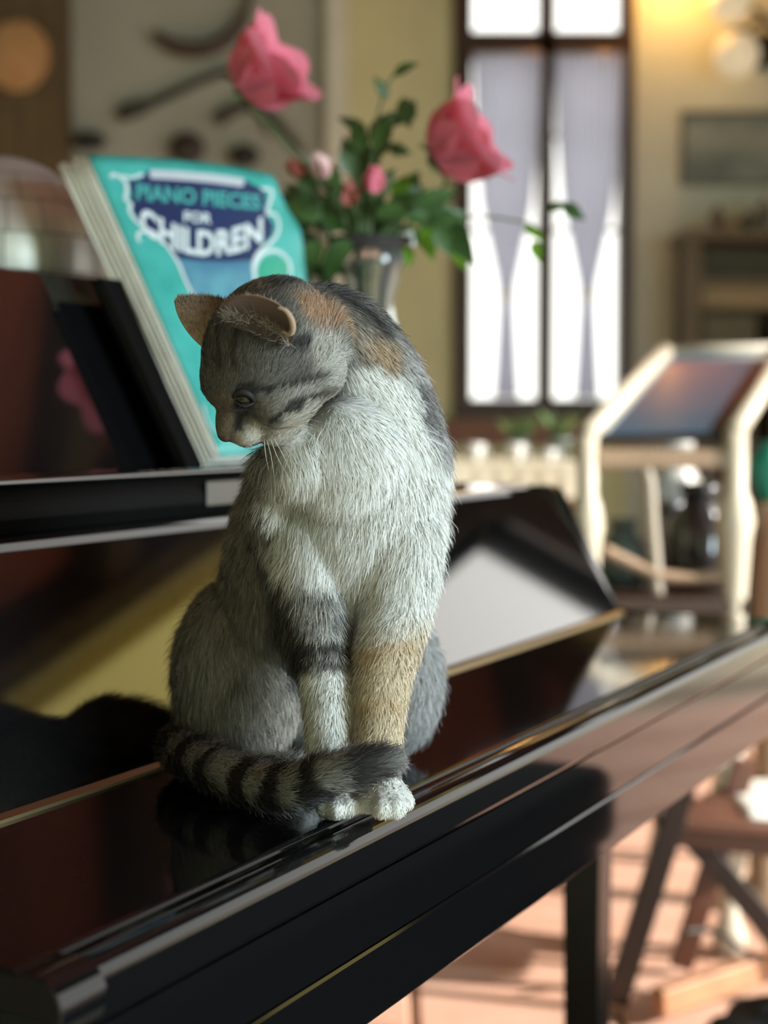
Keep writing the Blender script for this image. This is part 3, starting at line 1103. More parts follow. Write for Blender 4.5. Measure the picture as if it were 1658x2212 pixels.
# chest whorl: sweep outwards from the centre line
wr = np.clip((1250 - Y_) / 400, 0, 1) * (Y_ > 850)
flow[:, 0] += wr * (X_ - 740) / 520
hw = np.clip((1.15 - hd) / 0.25, 0, 1)[:, None]
flow = flow * (1 - hw) + (-np.array(AG) + 0.12 * np.array(AC))[None, :] * hw * 1.2
tt = np.gradient(tail_P, axis=0); tt /= np.linalg.norm(tt, axis=1)[:, None]
flow[istail] = tt[itl[istail]]
flow += 0.30 * np.stack([vnoise(R0, 120, 21), vnoise(R0, 120, 22), vnoise(R0, 120, 23)], 1) + rng.normal(0, 0.26, (NF, 3))
flow -= N0 * (flow * N0).sum(1)[:, None]
flow /= np.linalg.norm(flow, axis=1)[:, None] + 1e-9
# lengths in metres
LEN = np.full(NF, 0.013)
LEN = np.where((Y_ > 850) & (Y_ < 1330) & (X_ > 560), 0.017, LEN)
LEN = np.where((Y_ > 1250) & (Y_ < 1400) & (X_ > 760) & (X_ < 940), 0.009, LEN)
LEN = np.where((Y_ > 1330) & (X_ < 660), 0.016, LEN)
legs = (Y_ > 1330) & (X_ > 640) & (X_ < 905) & (R0[:, 1] < cp(0, 0, -60).y)
LEN = np.where(legs, 0.0085, LEN)
LEN = np.where((Y_ > 1640) & legs, 0.0032, LEN)
face = hd < 1.12
LEN = np.where(face, np.interp(hl[:, 0], [-45, 0, 25, 40, 55], [0.010, 0.0075, 0.0045, 0.003, 0.0014]), LEN)
LEN = np.where(nape > 0.4, np.minimum(LEN, 0.010), LEN)
LEN = np.where(istail, 0.0125, LEN)
LEN *= rng.uniform(0.65, 1.2, NF)
near_eye = np.hypot((X_ - 527) * 0.9, (Y_ - 861) * 0.75) < 13
LEN = np.where(near_eye, 0.0004, LEN)
el = np.where(istail, 0.46, np.where(face, 0.24, 0.40)) * rng.uniform(0.5, 1.5, NF)
guard = rng.random(NF) < 0.10
el = np.where(guard & ~face, el * 1.7, el)
LEN = np.where(guard & ~face, LEN * 1.25, LEN)
# clumps
cs = 0.0042
key = np.floor((R0 + rng.normal(0, 0.0012, R0.shape)) / cs).astype(np.int64)
key = key[:, 0] * 73856093 ^ key[:, 1] * 19349663 ^ key[:, 2] * 83492791
_, inv = np.unique(key, return_inverse=True)
nc = inv.max() + 1
cnt = np.bincount(inv, minlength=nc)[:, None]
cm = np.stack([np.bincount(inv, R0[:, i], nc) for i in range(3)], 1) / cnt
cf = np.stack([np.bincount(inv, flow[:, i], nc) for i in range(3)], 1) / cnt
cl = (np.bincount(inv, LEN, nc) / cnt[:, 0])
tipc = cm[inv] + cf[inv] * cl[inv][:, None] + N0 * (cl[inv] * 0.32)[:, None]
SEG = 3
pts = []
clump = rng.uniform(0.1, 0.5, NF) * np.where(face, 0.3, 1.0)
for k in range(SEG + 1):
    t = k / SEG
    p = R0 + LEN[:, None] * t * (np.cos(el)[:, None] * flow + np.sin(el)[:, None] * N0 * (1.15 - 0.45 * t))
    p = p + (tipc - p) * (clump * t ** 1.5)[:, None]
    p[:, 2] = np.maximum(p[:, 2], LZ + 0.0006)
    pts.append(p)
sd = np.cross(flow, N0)
ang = rng.uniform(-1.0, 1.0, NF)[:, None]
sd = sd * np.cos(ang) + N0 * np.sin(ang)
wd = np.where(face, 0.00016, 0.00020) * rng.uniform(0.7, 1.2, NF)
VS, CS, NS = [], [], []
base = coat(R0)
lum = base.mean(1)
bri = np.where(lum > 0.4, rng.uniform(0.93, 1.06, NF), rng.uniform(0.75, 1.25, NF))
tipb = np.where(lum < 0.3, rng.choice([0.8, 1.0, 2.1], NF, p=[.30, .38, .32]), 1.03)
sn = N0 + rng.normal(0, 0.12, (NF, 3)); sn /= np.linalg.norm(sn, axis=1)[:, None]
for k in range(SEG + 1):
    t = k / SEG
    cc = base * (bri * (0.85 + 0.15 * t) * (1 + (tipb - 1) * t ** 2))[:, None]
    cc = np.clip(cc, 0, 0.8)
    if k < SEG:
        w_ = (wd * (1 - 0.55 * t))[:, None] * sd
        VS += [pts[k] - w_, pts[k] + w_]
        CS += [cc, cc]; NS += [sn, sn]
    else:
        VS.append(pts[k]); CS.append(cc); NS.append(sn)
nvs = 2 * SEG + 1
VA = np.stack(VS, 1).reshape(-1, 3) - CL
CA = np.stack(CS, 1).reshape(-1, 3)
NA = np.stack(NS, 1).reshape(-1, 3)
o_ = (np.arange(NF) * nvs)[:, None]
quads = np.concatenate([o_ + np.array([[2 * k, 2 * k + 1, 2 * k + 3, 2 * k + 2]]) for k in range(SEG - 1)], 0)
tris = o_ + np.array([[2 * SEG - 2, 2 * SEG - 1, 2 * SEG]])
fm = bpy.data.meshes.new('fur')
fm.vertices.add(len(VA))
fm.vertices.foreach_set('co', VA.ravel())
nl = quads.size + tris.size
fm.loops.add(nl)
fm.loops.foreach_set('vertex_index', np.concatenate([quads.ravel(), tris.ravel()]).astype(np.int32))
fm.polygons.add(len(quads) + len(tris))
ls = np.concatenate([np.arange(len(quads)) * 4, quads.size + np.arange(len(tris)) * 3]).astype(np.int32)
fm.polygons.foreach_set('loop_start', ls)
fm.polygons.foreach_set('use_smooth', np.ones(len(ls), bool))
fm.update()
fm.validate()
fm.normals_split_custom_set_from_vertices(NA.astype(np.float32))
set_col(fm, CA)
M['fur'] = coat_mat('cat_fur', 0.7, 0.1)
fur = link_mesh('fur', fm, M['fur'], cat)
tag(fur, kind='stuff')

# short hair on the ears
def ear_fur(Pn, normal_dir, colour, n, length, seed):
    r = np.random.default_rng(seed)
    Wn = 15 if len(Pn) == 15 * 17 else 25
    i = r.integers(0, max(1, len(Pn) - Wn - 1), n)
    i = np.where(i % Wn == Wn - 1, i - 1, i)
    p = Pn[i] + (Pn[i + 1] - Pn[i]) * r.random((n, 1)) + (Pn[np.minimum(i + Wn, len(Pn) - 1)] - Pn[i]) * r.random((n, 1))
    nd = np.array(normal_dir) / np.linalg.norm(normal_dir)
    V, Fc, C = [], [], []
    up = np.array(AC) * 0.8 + np.array(AG) * -0.3
    for q in p:
        d = up * 0.75 + nd * 0.35 + r.normal(0, 0.25, 3)
        d /= np.linalg.norm(d)
        s = np.cross(d, r.normal(size=3)); s /= np.linalg.norm(s)
        L_ = length * r.uniform(0.5, 1.2)
        b = len(V)
        V += [q - s * 0.00014, q + s * 0.00014, q + d * L_]
        Fc.append((b, b + 1, b + 2))
        c = np.array(colour) * r.uniform(0.6, 1.3)
        C += [c, c, c]
    return V, Fc, C


for Pn, nd, col, n, ln, ear_o in ((efp, (AG * -0.5 + AS * 0.5), (0.27, 0.20, 0.14), 2600, 0.0035, ear_far), (enp, (AG * -0.7 - AS * 0.4), (0.28, 0.20, 0.14), 2200, 0.003, ear_near),
                                  (eni[len(eni) // 6:len(eni) // 2], (AG * 0.5 + AS * 0.5), (0.30, 0.26, 0.21), 480, 0.010, ear_near)):
    V, Fc, C = ear_fur(Pn, nd, col, n, ln, n)
    eo = mesh('ear_hair', [Vector(v) - cat.location for v in V], Fc, M['fur'], ear_o)
    set_col(eo.data, np.array(C))
    tag(eo, kind='stuff')

# ------------------------------------------------------------------ whiskers
M['whisker'] = mat('whisker', (0.75, 0.72, 0.66), 0.35)
WH = [[(600, 925), (640, 912), (690, 925), (722, 955)], [(604, 930), (650, 925), (700, 965), (712, 990)], [(600, 936), (640, 950), (675, 985)],
      [(596, 940), (630, 965), (655, 1010)], [(590, 945), (612, 985), (640, 1045)], [(584, 948), (600, 990), (628, 1040)], [(576, 950), (585, 985), (592, 1030)],
      [(606, 920), (655, 918), (705, 940)], [(570, 950), (574, 985), (580, 1015)], [(610, 915), (660, 905), (705, 915)]]
for i, w in enumerate(WH):
    zs = []
    for p in w:
        near = np.hypot(ex_ - p[0], ey_ - p[1]) < 14
        zs.append((D0 - BV[near][:, 1].min()) * 1000 if near.any() else 0.0)
    K = catmull([(p[0], p[1], max(zs[0] + 3 + 9 * k, zs[k] + 4 + 6 * k)) for k, p in enumerate(w)], 5)
    tube('whisker', [cp(*k) - cat.location for k in K], [0.00022 * (1 - 0.8 * q / (len(K) - 1)) for q in range(len(K))], M['whisker'], cat, 5)

# ================================================================== MUSIC BOOK
BL, TL, TR, BR = (478, 986, 1.568), (190, 334, 1.640), (640, 388, 1.770), (700, 978, 1.760)
bk = [np.array(pt(*q)) for q in (BL, TL, TR, BR)]
book = empty('music_book', tuple((bk[0] + bk[3]) / 2), PRZ)
tag(book, 'teal and navy piano music book leaning on the music desk', 'book')


def book_pt(s, t, off=0.0):
    b = bk[0] * (1 - s) + bk[3] * s
    a = bk[1] * (1 - s) + bk[2] * s
    p = b * (1 - t) + a * t
    # soft bulge of the cover, corner curling back at the top right
    nrm = np.cross(bk[3] - bk[0], bk[1] - bk[0]); nrm /= np.linalg.norm(nrm)
    p = p + nrm * (0.010 * math.sin(math.pi * s) * (0.4 + 0.6 * t))
    cur = max(0.0, (s - 0.86) / 0.14) * max(0.0, (t - 0.80) / 0.20)
    p = p - nrm * 0.022 * cur ** 1.5 - np.array([0, 0, 0.012 * cur])
    return p + nrm * off


bn = np.cross(bk[3] - bk[0], bk[1] - bk[0]); bn /= np.linalg.norm(bn)
if bn @ (EYE - bk[0]) < 0:
    raise RuntimeError('book normal')


def px2st(px, py):
    s, t = 0.5, 0.6
    for _ in range(14):
        def pr(a, b):
            q = project(np.array([book_pt(a, b)]))
            return np.array([q[0][0], q[1][0]])
        e = pr(s, t) - np.array([px, py])
        J = np.stack([(pr(s + 1e-3, t) - pr(s, t)) / 1e-3, (pr(s, t + 1e-3) - pr(s, t)) / 1e-3], 1)
        d = np.linalg.solve(J, e)
        s -= float(np.clip(d[0], -.3, .3)); t -= float(np.clip(d[1], -.3, .3))
    return s, t


BI = Matrix.LocRotScale(book.location, book.rotation_euler.to_quaternion(), None).inverted()
blv = lambda p: BI @ Vector(p)


def sheet(name, off, m, ds=0.0, dt=0.0, thick=0.0006, s0=0.0, wob=0.0, parent=None, n=22):
    V, Fc = [], []
    for k in (0, 1):
        for j in range(n + 1):
            for i in range(n + 1):
                s = s0 + (1 - s0 + ds) * i / n
                t = (1 + dt) * j / n
                p = book_pt(s, t, off - k * thick)
                if wob:
                    p = p + bn * wob * t * t * math.sin(3 * s + 1)
                V.append(blv(p))
    W = n + 1
    o = W * W
    for j in range(n):
        for i in range(n):
            a = j * W + i
            Fc.append((a, a + 1, a + W + 1, a + W))
            Fc.append((o + a, o + a + W, o + a + W + 1, o + a + 1))
    for j in range(n):
        a = j * W
        Fc.append((a, a + W, o + a + W, o + a))
        a = j * W + n
        Fc.append((a, o + a, o + a + W, a + W))
    for i in range(n):
        Fc.append((i, o + i, o + i + 1, i + 1))
        a = n * W + i
        Fc.append((a, a + 1, o + a + 1, o + a))
    return mesh(name, V, Fc, m, parent or book, True)


M['teal'] = mat('teal_print', (0.035, 0.30, 0.27), 0.28, noise=0.18, scale=30, col2=(0.06, 0.38, 0.36))
M['navy'] = mat('navy_print', (0.012, 0.026, 0.095), 0.3, noise=0.2, scale=25)
M['mid_blue'] = mat('blue_print', (0.05, 0.15, 0.26), 0.3, noise=0.4, scale=30, col2=(0.10, 0.28, 0.36))
M['print_white'] = mat('off_white_print', (0.55, 0.62, 0.66), 0.4)
M['print_teal'] = mat('pale_teal_print', (0.05, 0.30, 0.30), 0.35)
M['paper'] = mat('page_paper', (0.62, 0.60, 0.53), 0.8, noise=0.15, scale=60)
sheet('cover', 0.0, M['teal'])
for k in range(9):
    sheet('page', -0.0016 - 0.0019 * k, M['paper'], ds=-0.01 + 0.006 * (k % 3), dt=-0.012 + 0.006 * (k % 4), s0=-0.012 - 0.010 * (k % 2) - 0.004 * k, wob=-0.0006 * k, n=10)
sheet('back_cover', -0.0200, mat('white_card', (0.6, 0.58, 0.52), 0.6), n=10, s0=-0.06)

CR = lambda x, y: (220 + x / 3.768, 330 + y / 3.768)


def print_poly(name, pts, m, off, crop=True, label=None):
    """flat printed shape on the cover, outline in photo positions"""
    st = [px2st(*(CR(*p) if crop else p)) for p in pts]
    bm = bmesh.new()
    vs = [bm.verts.new((s, t, 0)) for s, t in st]
    f = bm.faces.new(vs)
    bmesh.ops.triangulate(bm, faces=[f])
    for _ in range(3):
        bmesh.ops.subdivide_edges(bm, edges=[e for e in bm.edges if e.calc_length() > 0.06], cuts=1, use_grid_fill=False)
        bmesh.ops.triangulate(bm, faces=list(bm.faces))
    for v in bm.verts:
        v.co = blv(book_pt(v.co.x, v.co.y, off))
    me = bpy.data.meshes.new(name)
    bm.to_mesh(me)
    bm.free()
    o = link_mesh(name, me, m, book)
    if label:
        o['label'] = label
    return o


def print_line(name, pts, w, m, off):
    P = [np.array(px2st(*CR(*p))) for p in catmull(pts, 5)]
    P = [np.array([p[0] * 0.215, p[1] * 0.337]) for p in P]
    V, Fc = [], []
    for i, p in enumerate(P):
        t = P[min(i + 1, len(P) - 1)] - P[max(0, i - 1)]
        t /= np.linalg.norm(t) + 1e-9
        nn = np.array([-t[1], t[0]]) * w / 2
        for q in (p + nn, p - nn):
            V.append(blv(book_pt(q[0] / 0.215, q[1] / 0.337, off)))
        if i:
            a = 2 * i
            Fc.append((a - 2, a - 1, a + 1, a))
    return mesh(name, V, Fc, m, book)


print_poly('navy_field', [(215, 230), (330, 205), (360, 150), (700, 165), (1160, 225), (1290, 290), (1335, 340), (1320, 480), (1400, 590), (1380, 680), (1290, 770), (1230, 870), (1225, 960),
                          (1240, 1100), (1500, 2340), (1180, 2400), (700, 1100), (560, 800), (480, 720), (400, 660), (300, 560), (225, 430), (240, 330)], M['navy'], 0.0004)
print_poly('blue_field', [(610, 860), (760, 880), (1000, 890), (1225, 880), (1232, 1000), (1250, 1110), (1480, 2330), (1220, 2385), (735, 1120)], M['mid_blue'], 0.0007)
print_poly('teal_medallion', [(1390 + 120 * math.cos(a), 960 + 118 * math.sin(a)) for a in np.linspace(0, 2 * math.pi, 24, endpoint=False)], mat('green_print', (0.02, 0.30, 0.20), 0.3), 0.0007)
for q, w in (([(60, 200), (100, 180), (150, 210), (192, 255), (195, 330), (186, 385), (232, 420), (218, 470), (262, 545), (335, 612), (420, 655), (500, 735), (562, 815), (622, 915), (690, 1075), (900, 1500), (1200, 2100)], 0.0034),
             ([(300, 730), (284, 680), (318, 645), (385, 655)], 0.0032), ([(150, 192), (240, 205), (330, 178)], 0.003),
             ([(1290, 295), (1375, 312), (1362, 400), (1338, 500), (1400, 500), (1432, 580), (1422, 660), (1362, 740), (1300, 785), (1245, 855), (1226, 940), (1240, 1060)], 0.0034),
             ([(1245, 1050), (1238, 940), (1290, 835), (1385, 800), (1465, 830), (1518, 900), (1530, 1000)], 0.0042)):
    print_line('border_line', q, w, M['print_white'], 0.0010)
bar = [(400 + 20 * math.cos(a), 178 + 36 * math.sin(a)) for a in np.linspace(math.pi * .5, math.pi * 1.5, 7)] + [(1130 + 22 * math.cos(a), 245 + 36 * math.sin(a)) for a in np.linspace(-math.pi * .5, math.pi * .5, 7)]
print_poly('title_bar', bar, mat('pale_lilac_print', (0.42, 0.44, 0.50), 0.4), 0.0010)


def lettering(text, name, m, x0, x1, base, height, thick=0.02):
    cu = bpy.data.curves.new(name, 'FONT')
    cu.body = text
    cu.size = 1.0
    cu.offset = thick
    cu.resolution_u = 3
    to = bpy.data.objects.new('lettering_tmp', cu)
    COL.objects.link(to)
    me = bpy.data.meshes.new_from_object(to.evaluated_get(bpy.context.evaluated_depsgraph_get()))
    bpy.data.objects.remove(to)
    bm = bmesh.new()
    bm.from_mesh(me)
    bmesh.ops.triangulate(bm, faces=list(bm.faces))
    for _ in range(2):
        bmesh.ops.subdivide_edges(bm, edges=[e for e in bm.edges if e.calc_length() > 0.25], cuts=1)
        bmesh.ops.triangulate(bm, faces=list(bm.faces))
    xs = [v.co.x for v in bm.verts]; ys = [v.co.y for v in bm.verts]
    for v in bm.verts:
        a = (v.co.x - min(xs)) / (max(xs) - min(xs))
        b = (v.co.y - min(ys)) / (max(ys) - min(ys))
        px = x0 + (x1 - x0) * a
        py = base(a) - height(a) * b
        s, t = px2st(*CR(px, py))
        v.co = blv(book_pt(s, t, 0.0013))
    bm.to_mesh(me)
    bm.free()
    return link_mesh(name, me, m, book)


lettering('PIANO PIECES', 'title_lettering', M['print_teal'], 272, 1285, lambda a: 392 + 80 * a, lambda a: 140 - 15 * a, 0.035)
lettering('FOR', 'title_lettering', M['print_white'], 660, 885, lambda a: 568 + 18 * a, lambda a: 88, 0.03)
lettering('CHILDREN', 'title_lettering', M['print_white'], 305, 1300, lambda a: 640 + 215 * (1 - ((a - 0.58) / 0.58) ** 2) - 10 * a, lambda a: 215, 0.035)
print_line('border_line', [(820, 2050), (850, 2180), (930, 2280)], 0.002, M['print_white'], 0.0010)

# black folder between the book and the desk
fb = empty('black_folder', tuple(P_MTX @ Vector((1.30, 0.850, 0.193))), PRZ)
tag(fb, 'black folder standing behind the teal music book', 'folder')
fx0 = 1.335 - 0.040 - 1.30
sl = math.tan(DT)
def fold_plate(name, y0, th, x0, x1, h, m):
    prism(name, [(y0, 0.0), (y0 + sl * h, h), (y0 + sl * h + th, h), (y0 + th, 0.0)], x0, x1, m, fb)
fold_plate('front_board', 0.000, 0.0025, fx0, fx0 + 0.24, 0.182, M['matte_black'])
fold_plate('sheets', 0.0027, 0.0075, fx0 + 0.004, fx0 + 0.235, 0.176, mat('grey_sheets', (0.02, 0.02, 0.02), 0.7))
fold_plate('back_board', 0.0104, 0.0025, fx0, fx0 + 0.24, 0.182, M['matte_black'])

# ================================================================== ON THE PIANO LID
LIDZ = LZ + 0.156
# silver mirror ball on a turned stand
bc = pt(2, 560, 1.78)
ball = empty('mirror_ball', (bc.x, bc.y, LIDZ))
tag(ball, 'silver mirror ball on a stand behind the music desk', 'mirror ball')
br = 0.108
M['mirror'] = mat('mirror_tile', (0.50, 0.50, 0.48), 0.42, metal=0.6)
lathe('stand', [(0.0, 0), (0.055, 0), (0.058, 0.008), (0.03, 0.02), (0.012, 0.04), (0.012, bc.z - LIDZ - br - 0.03), (0.030, bc.z - LIDZ - br), (0.045, bc.z - LIDZ - br + 0.014)], M['dark_wood'], ball)
lathe('core', [(br * 0.992 * math.sin(a), -br * 0.992 * math.cos(a)) for a in np.linspace(0, math.pi, 20)], mat('ball_core', (0.05, 0.05, 0.05), 0.5), ball, (0, 0, bc.z - LIDZ), 36)
tile_me = {}
rows = 9
for r in range(rows):
    la0 = -math.pi / 2 + math.pi * r / rows
    la1 = la0 + math.pi / rows
    lm = (la0 + la1) / 2
    ncol = max(4, int(round(18 * math.cos(lm))))
    g = 0.006
    V, Fc = [], []
    n_ = 4
    for j in range(n_ + 1):
        for i in range(n_ + 1):
            la = la0 + g + (la1 - la0 - 2 * g) * j / n_
            lo = -math.pi / ncol + g + (2 * math.pi / ncol - 2 * g) * i / n_
            V.append((br * math.cos(la) * math.cos(lo), br * math.cos(la) * math.sin(lo), br * math.sin(la)))
    for j in range(n_):
        for i in range(n_):
            a = j * (n_ + 1) + i
            Fc.append((a, a + 1, a + n_ + 2, a + n_ + 1))
    me = bpy.data.meshes.new('mirror_tile')
    me.from_pydata(V, [], Fc)
    me.polygons.foreach_set('use_smooth', [True] * len(Fc))
    me.materials.append(M['mirror'])
    for c in range(ncol):
        o = bpy.data.objects.new('mirror_tile', me)
        o.location = (0, 0, bc.z - LIDZ)
        o.rotation_euler = (0, 0, 2 * math.pi * c / ncol + 0.15 * r)
        COL.objects.link(o)
        o.parent = ball

# glass vase
VP = pt(800, 700, 1.95)
VP.z = LIDZ
vase = empty('glass_vase', VP)
tag(vase, 'clear flared glass vase holding the pink roses', 'vase')
M['vglass'] = mat('clear_glass', (0.92, 0.96, 0.95), 0.03, trans=0.95, ior=1.45)
vh = pt(800, 515, 1.95).z - LIDZ
gp = [(0.0, 0.0), (0.042, 0.0), (0.045, 0.006), (0.040, 0.02), (0.034, vh * 0.25), (0.020, vh * 0.55), (0.022, vh * 0.68), (0.033, vh * 0.86), (0.052, vh),
      (0.049, vh), (0.030, vh * 0.86), (0.018, vh * 0.68), (0.016, vh * 0.56), (0.030, vh * 0.25), (0.036, 0.03), (0.0, 0.025)]
lathe('vessel', gp, M['vglass'], vase, n=36)
# white swan-neck handle on the right of the vase
hk = catmull([tuple(pt(x, y, 1.95) - VP) for x, y in ((893, 514), (866, 524), (842, 575), (830, 640), (838, 700), (852, 745), (850, 800))], 5)
tube('handle', hk, [0.0095] * len(hk), mat('white_porcelain', (0.86, 0.86, 0.83), 0.3), vase, 10)

M['petal'] = cloth_mat('pink_petal', (0.92, 0.28, 0.40), 0.42)
M['petal_pale'] = mat('pale_pink_petal', (0.78, 0.48, 0.48), 0.55, noise=0.3, scale=40, sheen=0.3)
M['petal_red'] = mat('faded_red_petal', (0.52, 0.16, 0.14), 0.6, noise=0.3, scale=40)
M['leaf'] = mat('rose_leaf', (0.045, 0.11, 0.025), 0.45, noise=0.4, scale=30, col2=(0.03, 0.07, 0.022))
M['leaf_light'] = cloth_mat('young_leaf', (0.16, 0.36, 0.03), 0.45)
M['stem'] = mat('green_stem', (0.07, 0.11, 0.035), 0.6)


def petal_mesh(w, h, curl, m):
    V, Fc = [], []
    n = 7
    for j in range(n + 1):
        t = j / n
        wid = w * (math.sin(math.pi * (0.12 + 0.80 * t)) ** 0.7)
        for i in range(n + 1):
            s = i / n * 2 - 1
            x = wid * s
            out = curl * (t ** 1.3) * h - 0.35 * w * (1 - s * s) * 0 + 0.42 * wid * s * s * -1
            out += 0.22 * h * max(0, t - 0.75) * 2 * (1 if curl > 0.2 else 0)
            V.append((x, out, h * t * (1 - 0.10 * s * s)))
    for j in range(n):
        for i in range(n):
            a = j * (n + 1) + i
            Fc.append((a, a + 1, a + n + 2, a + n + 1))
    me = bpy.data.meshes.new('petal')
    me.from_pydata(V, [], Fc)
    me.polygons.foreach_set('use_smooth', [True] * len(Fc))
    me.materials.append(m)
    return me


def rose(px, py, Yd, size, axis, label, m, rings=((4, 0.05, 0.55), (5, 0.16, 0.8), (6, 0.34, 1.0), (7, 0.62, 1.02)), stem_via=None, group='roses in the glass vase', sepals=True):
    """axis: direction the bloom opens to"""
    c = pt(px, py, Yd)
    r = empty('rose', tuple(c))
    tag(r, label, 'rose', group)
    q = Vector(axis).normalized().to_track_quat('Z', 'Y').to_matrix().to_4x4()
    base = Matrix.Translation(Vector(axis).normalized() * -0.5 * size) @ q
    for k, (n, curl, hs) in enumerate(rings):
        me = petal_mesh(size * (0.30 + 0.13 * k), size * hs, curl, m)
        for i in range(n):
            o = bpy.data.objects.new('petal', me)
            o.matrix_local = base @ Matrix.Rotation(2 * math.pi * (i + 0.5 * (k % 2)) / n + random.uniform(-.15, .15), 4, 'Z') @ Matrix.Translation((0, size * (0.05 + 0.055 * k), size * 0.02 * k)) @ Matrix.Rotation(random.uniform(-0.1, 0.1), 4, 'X')
            COL.objects.link(o)
            o.parent = r
    lathe('receptacle', [(0, -0.10 * size), (0.10 * size, -0.06 * size), (0.16 * size, 0.02 * size), (0.10 * size, 0.10 * size)], M['stem'], r, n=12, mtx=base)
    b0 = base @ Vector((0, 0, -0.08 * size))
    if sepals:
        for i in range(5):
            a = 2 * math.pi * i / 5
            V = []
            for t in np.linspace(0, 1, 5):
                w = 0.07 * size * math.sin(math.pi * (0.15 + 0.85 * t)) if t < 1 else 0.001
                rr, zz = size * (0.12 + 0.30 * t), size * (0.02 + 0.05 * t - 0.15 * t * t)
                for s in (-1, 1):
                    V.append(base @ Vector((rr * math.cos(a) - s * w * math.sin(a), rr * math.sin(a) + s * w * math.cos(a), zz)))
            mesh('sepal', V, [(2 * k, 2 * k + 1, 2 * k + 3, 2 * k + 2) for k in range(4)], M['leaf'], r, True)
    end = Vector((VP.x, VP.y, LIDZ + vh * 0.55)) - c
    via = [pt(*v) - c for v in (stem_via or [])]
    K = catmull([tuple(b0)] + [tuple(v) for v in via] + [tuple(end)], 6)
    tube('stem', K, 0.0022, M['stem'], r, 7)
    return r


rose(566, 157, 1.90, 0.066, (0.80, -0.25, 0.55), 'large deep pink rose tilted open at the top left of the vase', M['petal'], stem_via=[(610, 300, 1.92), (740, 470, 1.95)])
rose(990, 312, 1.90, 0.068, (0.75, -0.15, 0.42), 'large pink rose seen from behind on the right of the vase', M['petal'], stem_via=[(960, 400, 1.92), (850, 500, 1.95)])
small = ((3, 0.04, 0.8), (4, 0.12, 1.0))
rose(808, 388, 1.86, 0.030, (0.1, -0.2, 0.9), 'small bright pink rosebud above the vase rim', M['petal'], small, [(800, 470, 1.93)], sepals=False)
rose(692, 358, 1.88, 0.030, (-0.3, -0.3, 0.8), 'small pale pink rosebud left of the bright pink bud', M['petal_pale'], small, [(740, 460, 1.93)], sepals=False)
rose(755, 418, 1.87, 0.028, (-0.1, -0.5, 0.7), 'faded salmon rosebud just left of the bright pink bud', M['petal_red'], small, [(770, 480, 1.93)], sepals=False)
rose(638, 365, 1.90, 0.024, (-0.6, -0.2, 0.6), 'small red rosebud at the corner of the music book', M['petal_red'], small, [(700, 470, 1.93)], sepals=False)


def leaf_mesh(L_, W_, m, fold=0.25):
    V, Fc = [], []
    n = 6
    for j in range(n + 1):
        t = j / n
        w = W_ * math.sin(math.pi * t ** 0.8) * (1 - 0.25 * t)
        for s in (-1, 0, 1):
            V.append((w * s, L_ * t, -0.25 * L_ * t * t + fold * w * abs(s)))
    for j in range(n):
        for i in range(2):
            a = j * 3 + i
            Fc.append((a, a + 1, a + 4, a + 3))
    me = bpy.data.meshes.new('leaf')
    me.from_pydata(V, [], Fc)
    me.polygons.foreach_set('use_smooth', [True] * len(Fc))
    me.materials.append(m)
    return me


def sprig(stem_px, leaves, label, m=None, Yd=1.93, group='leafy sprigs in the glass vase', name='rose_sprig'):
    """leaves: (px, py, pixel length, angle in the picture, light?)"""
    P = [pt(x, y, Yd) for x, y in stem_px]
    o = empty(name, tuple(P[0]))
    tag(o, label, 'sprig', group)
    K = catmull([tuple(p - P[0]) for p in P], 6)
    tube('stem', K, 0.0016, M['stem'], o, 6)
    for (px, py, ln, an, light) in leaves:
        L_ = ln * Yd / F
        me = leaf_mesh(L_, L_ * 0.30, M['leaf_light'] if light else (m or M['leaf']))
        lf = bpy.data.objects.new('leaf', me)
        a = math.radians(an)
        yv = Vector((math.cos(a), random.uniform(-0.5, 0.25), math.sin(a))).normalized()
        zv = (Vector((0, -1, 0)) + Vector((random.uniform(-.5, .5), 0, random.uniform(-.3, .9))))
        zv = (zv - yv * zv.dot(yv)).normalized()
        xv = yv.cross(zv)
        mt = Matrix((xv, yv, zv)).transposed().to_4x4()
        mt.translation = pt(px, py, Yd + random.uniform(-0.04, 0.04)) - P[0]
        lf.matrix_local = mt
        COL.objects.link(lf)
        lf.parent = o
    return o


sprig([(795, 560), (800, 400), (810, 280), (830, 200), (850, 160)], [(850, 165, 60, 35, 0), (835, 215, 55, 115, 0), (870, 210, 70, -80, 0), (880, 270, 60, 80, 0), (800, 300, 75, 60, 0), (815, 330, 90, 75, 0), (780, 330, 80, 100, 0), (830, 260, 60, 10, 0)],
      'tall leafy sprig rising highest between the two large roses')
sprig([(795, 560), (850, 480), (910, 440), (975, 430)], [(900, 450, 90, 25, 0), (930, 470, 80, -10, 0), (915, 490, 75, -75, 1), (970, 480, 110, -65, 0), (985, 520, 70, -75, 1), (880, 530, 50, -85, 1), (870, 470, 80, 5, 0), (850, 430, 80, 60, 1), (940, 490, 70, -60, 0)],
      'drooping sprig with lit young leaves on the right of the vase')
sprig([(795, 560), (740, 480), (680, 420), (650, 400)], [(680, 420, 80, 120, 0), (660, 440, 85, 170, 0), (650, 480, 80, 200, 0), (700, 470, 90, 160, 0), (720, 430, 80, 100, 0), (640, 520, 70, 230, 0), (690, 520, 90, 240, 0), (670, 560, 80, 250, 0), (740, 500, 80, 130, 0)],
      'dense dark leafy sprig beside the music book corner')
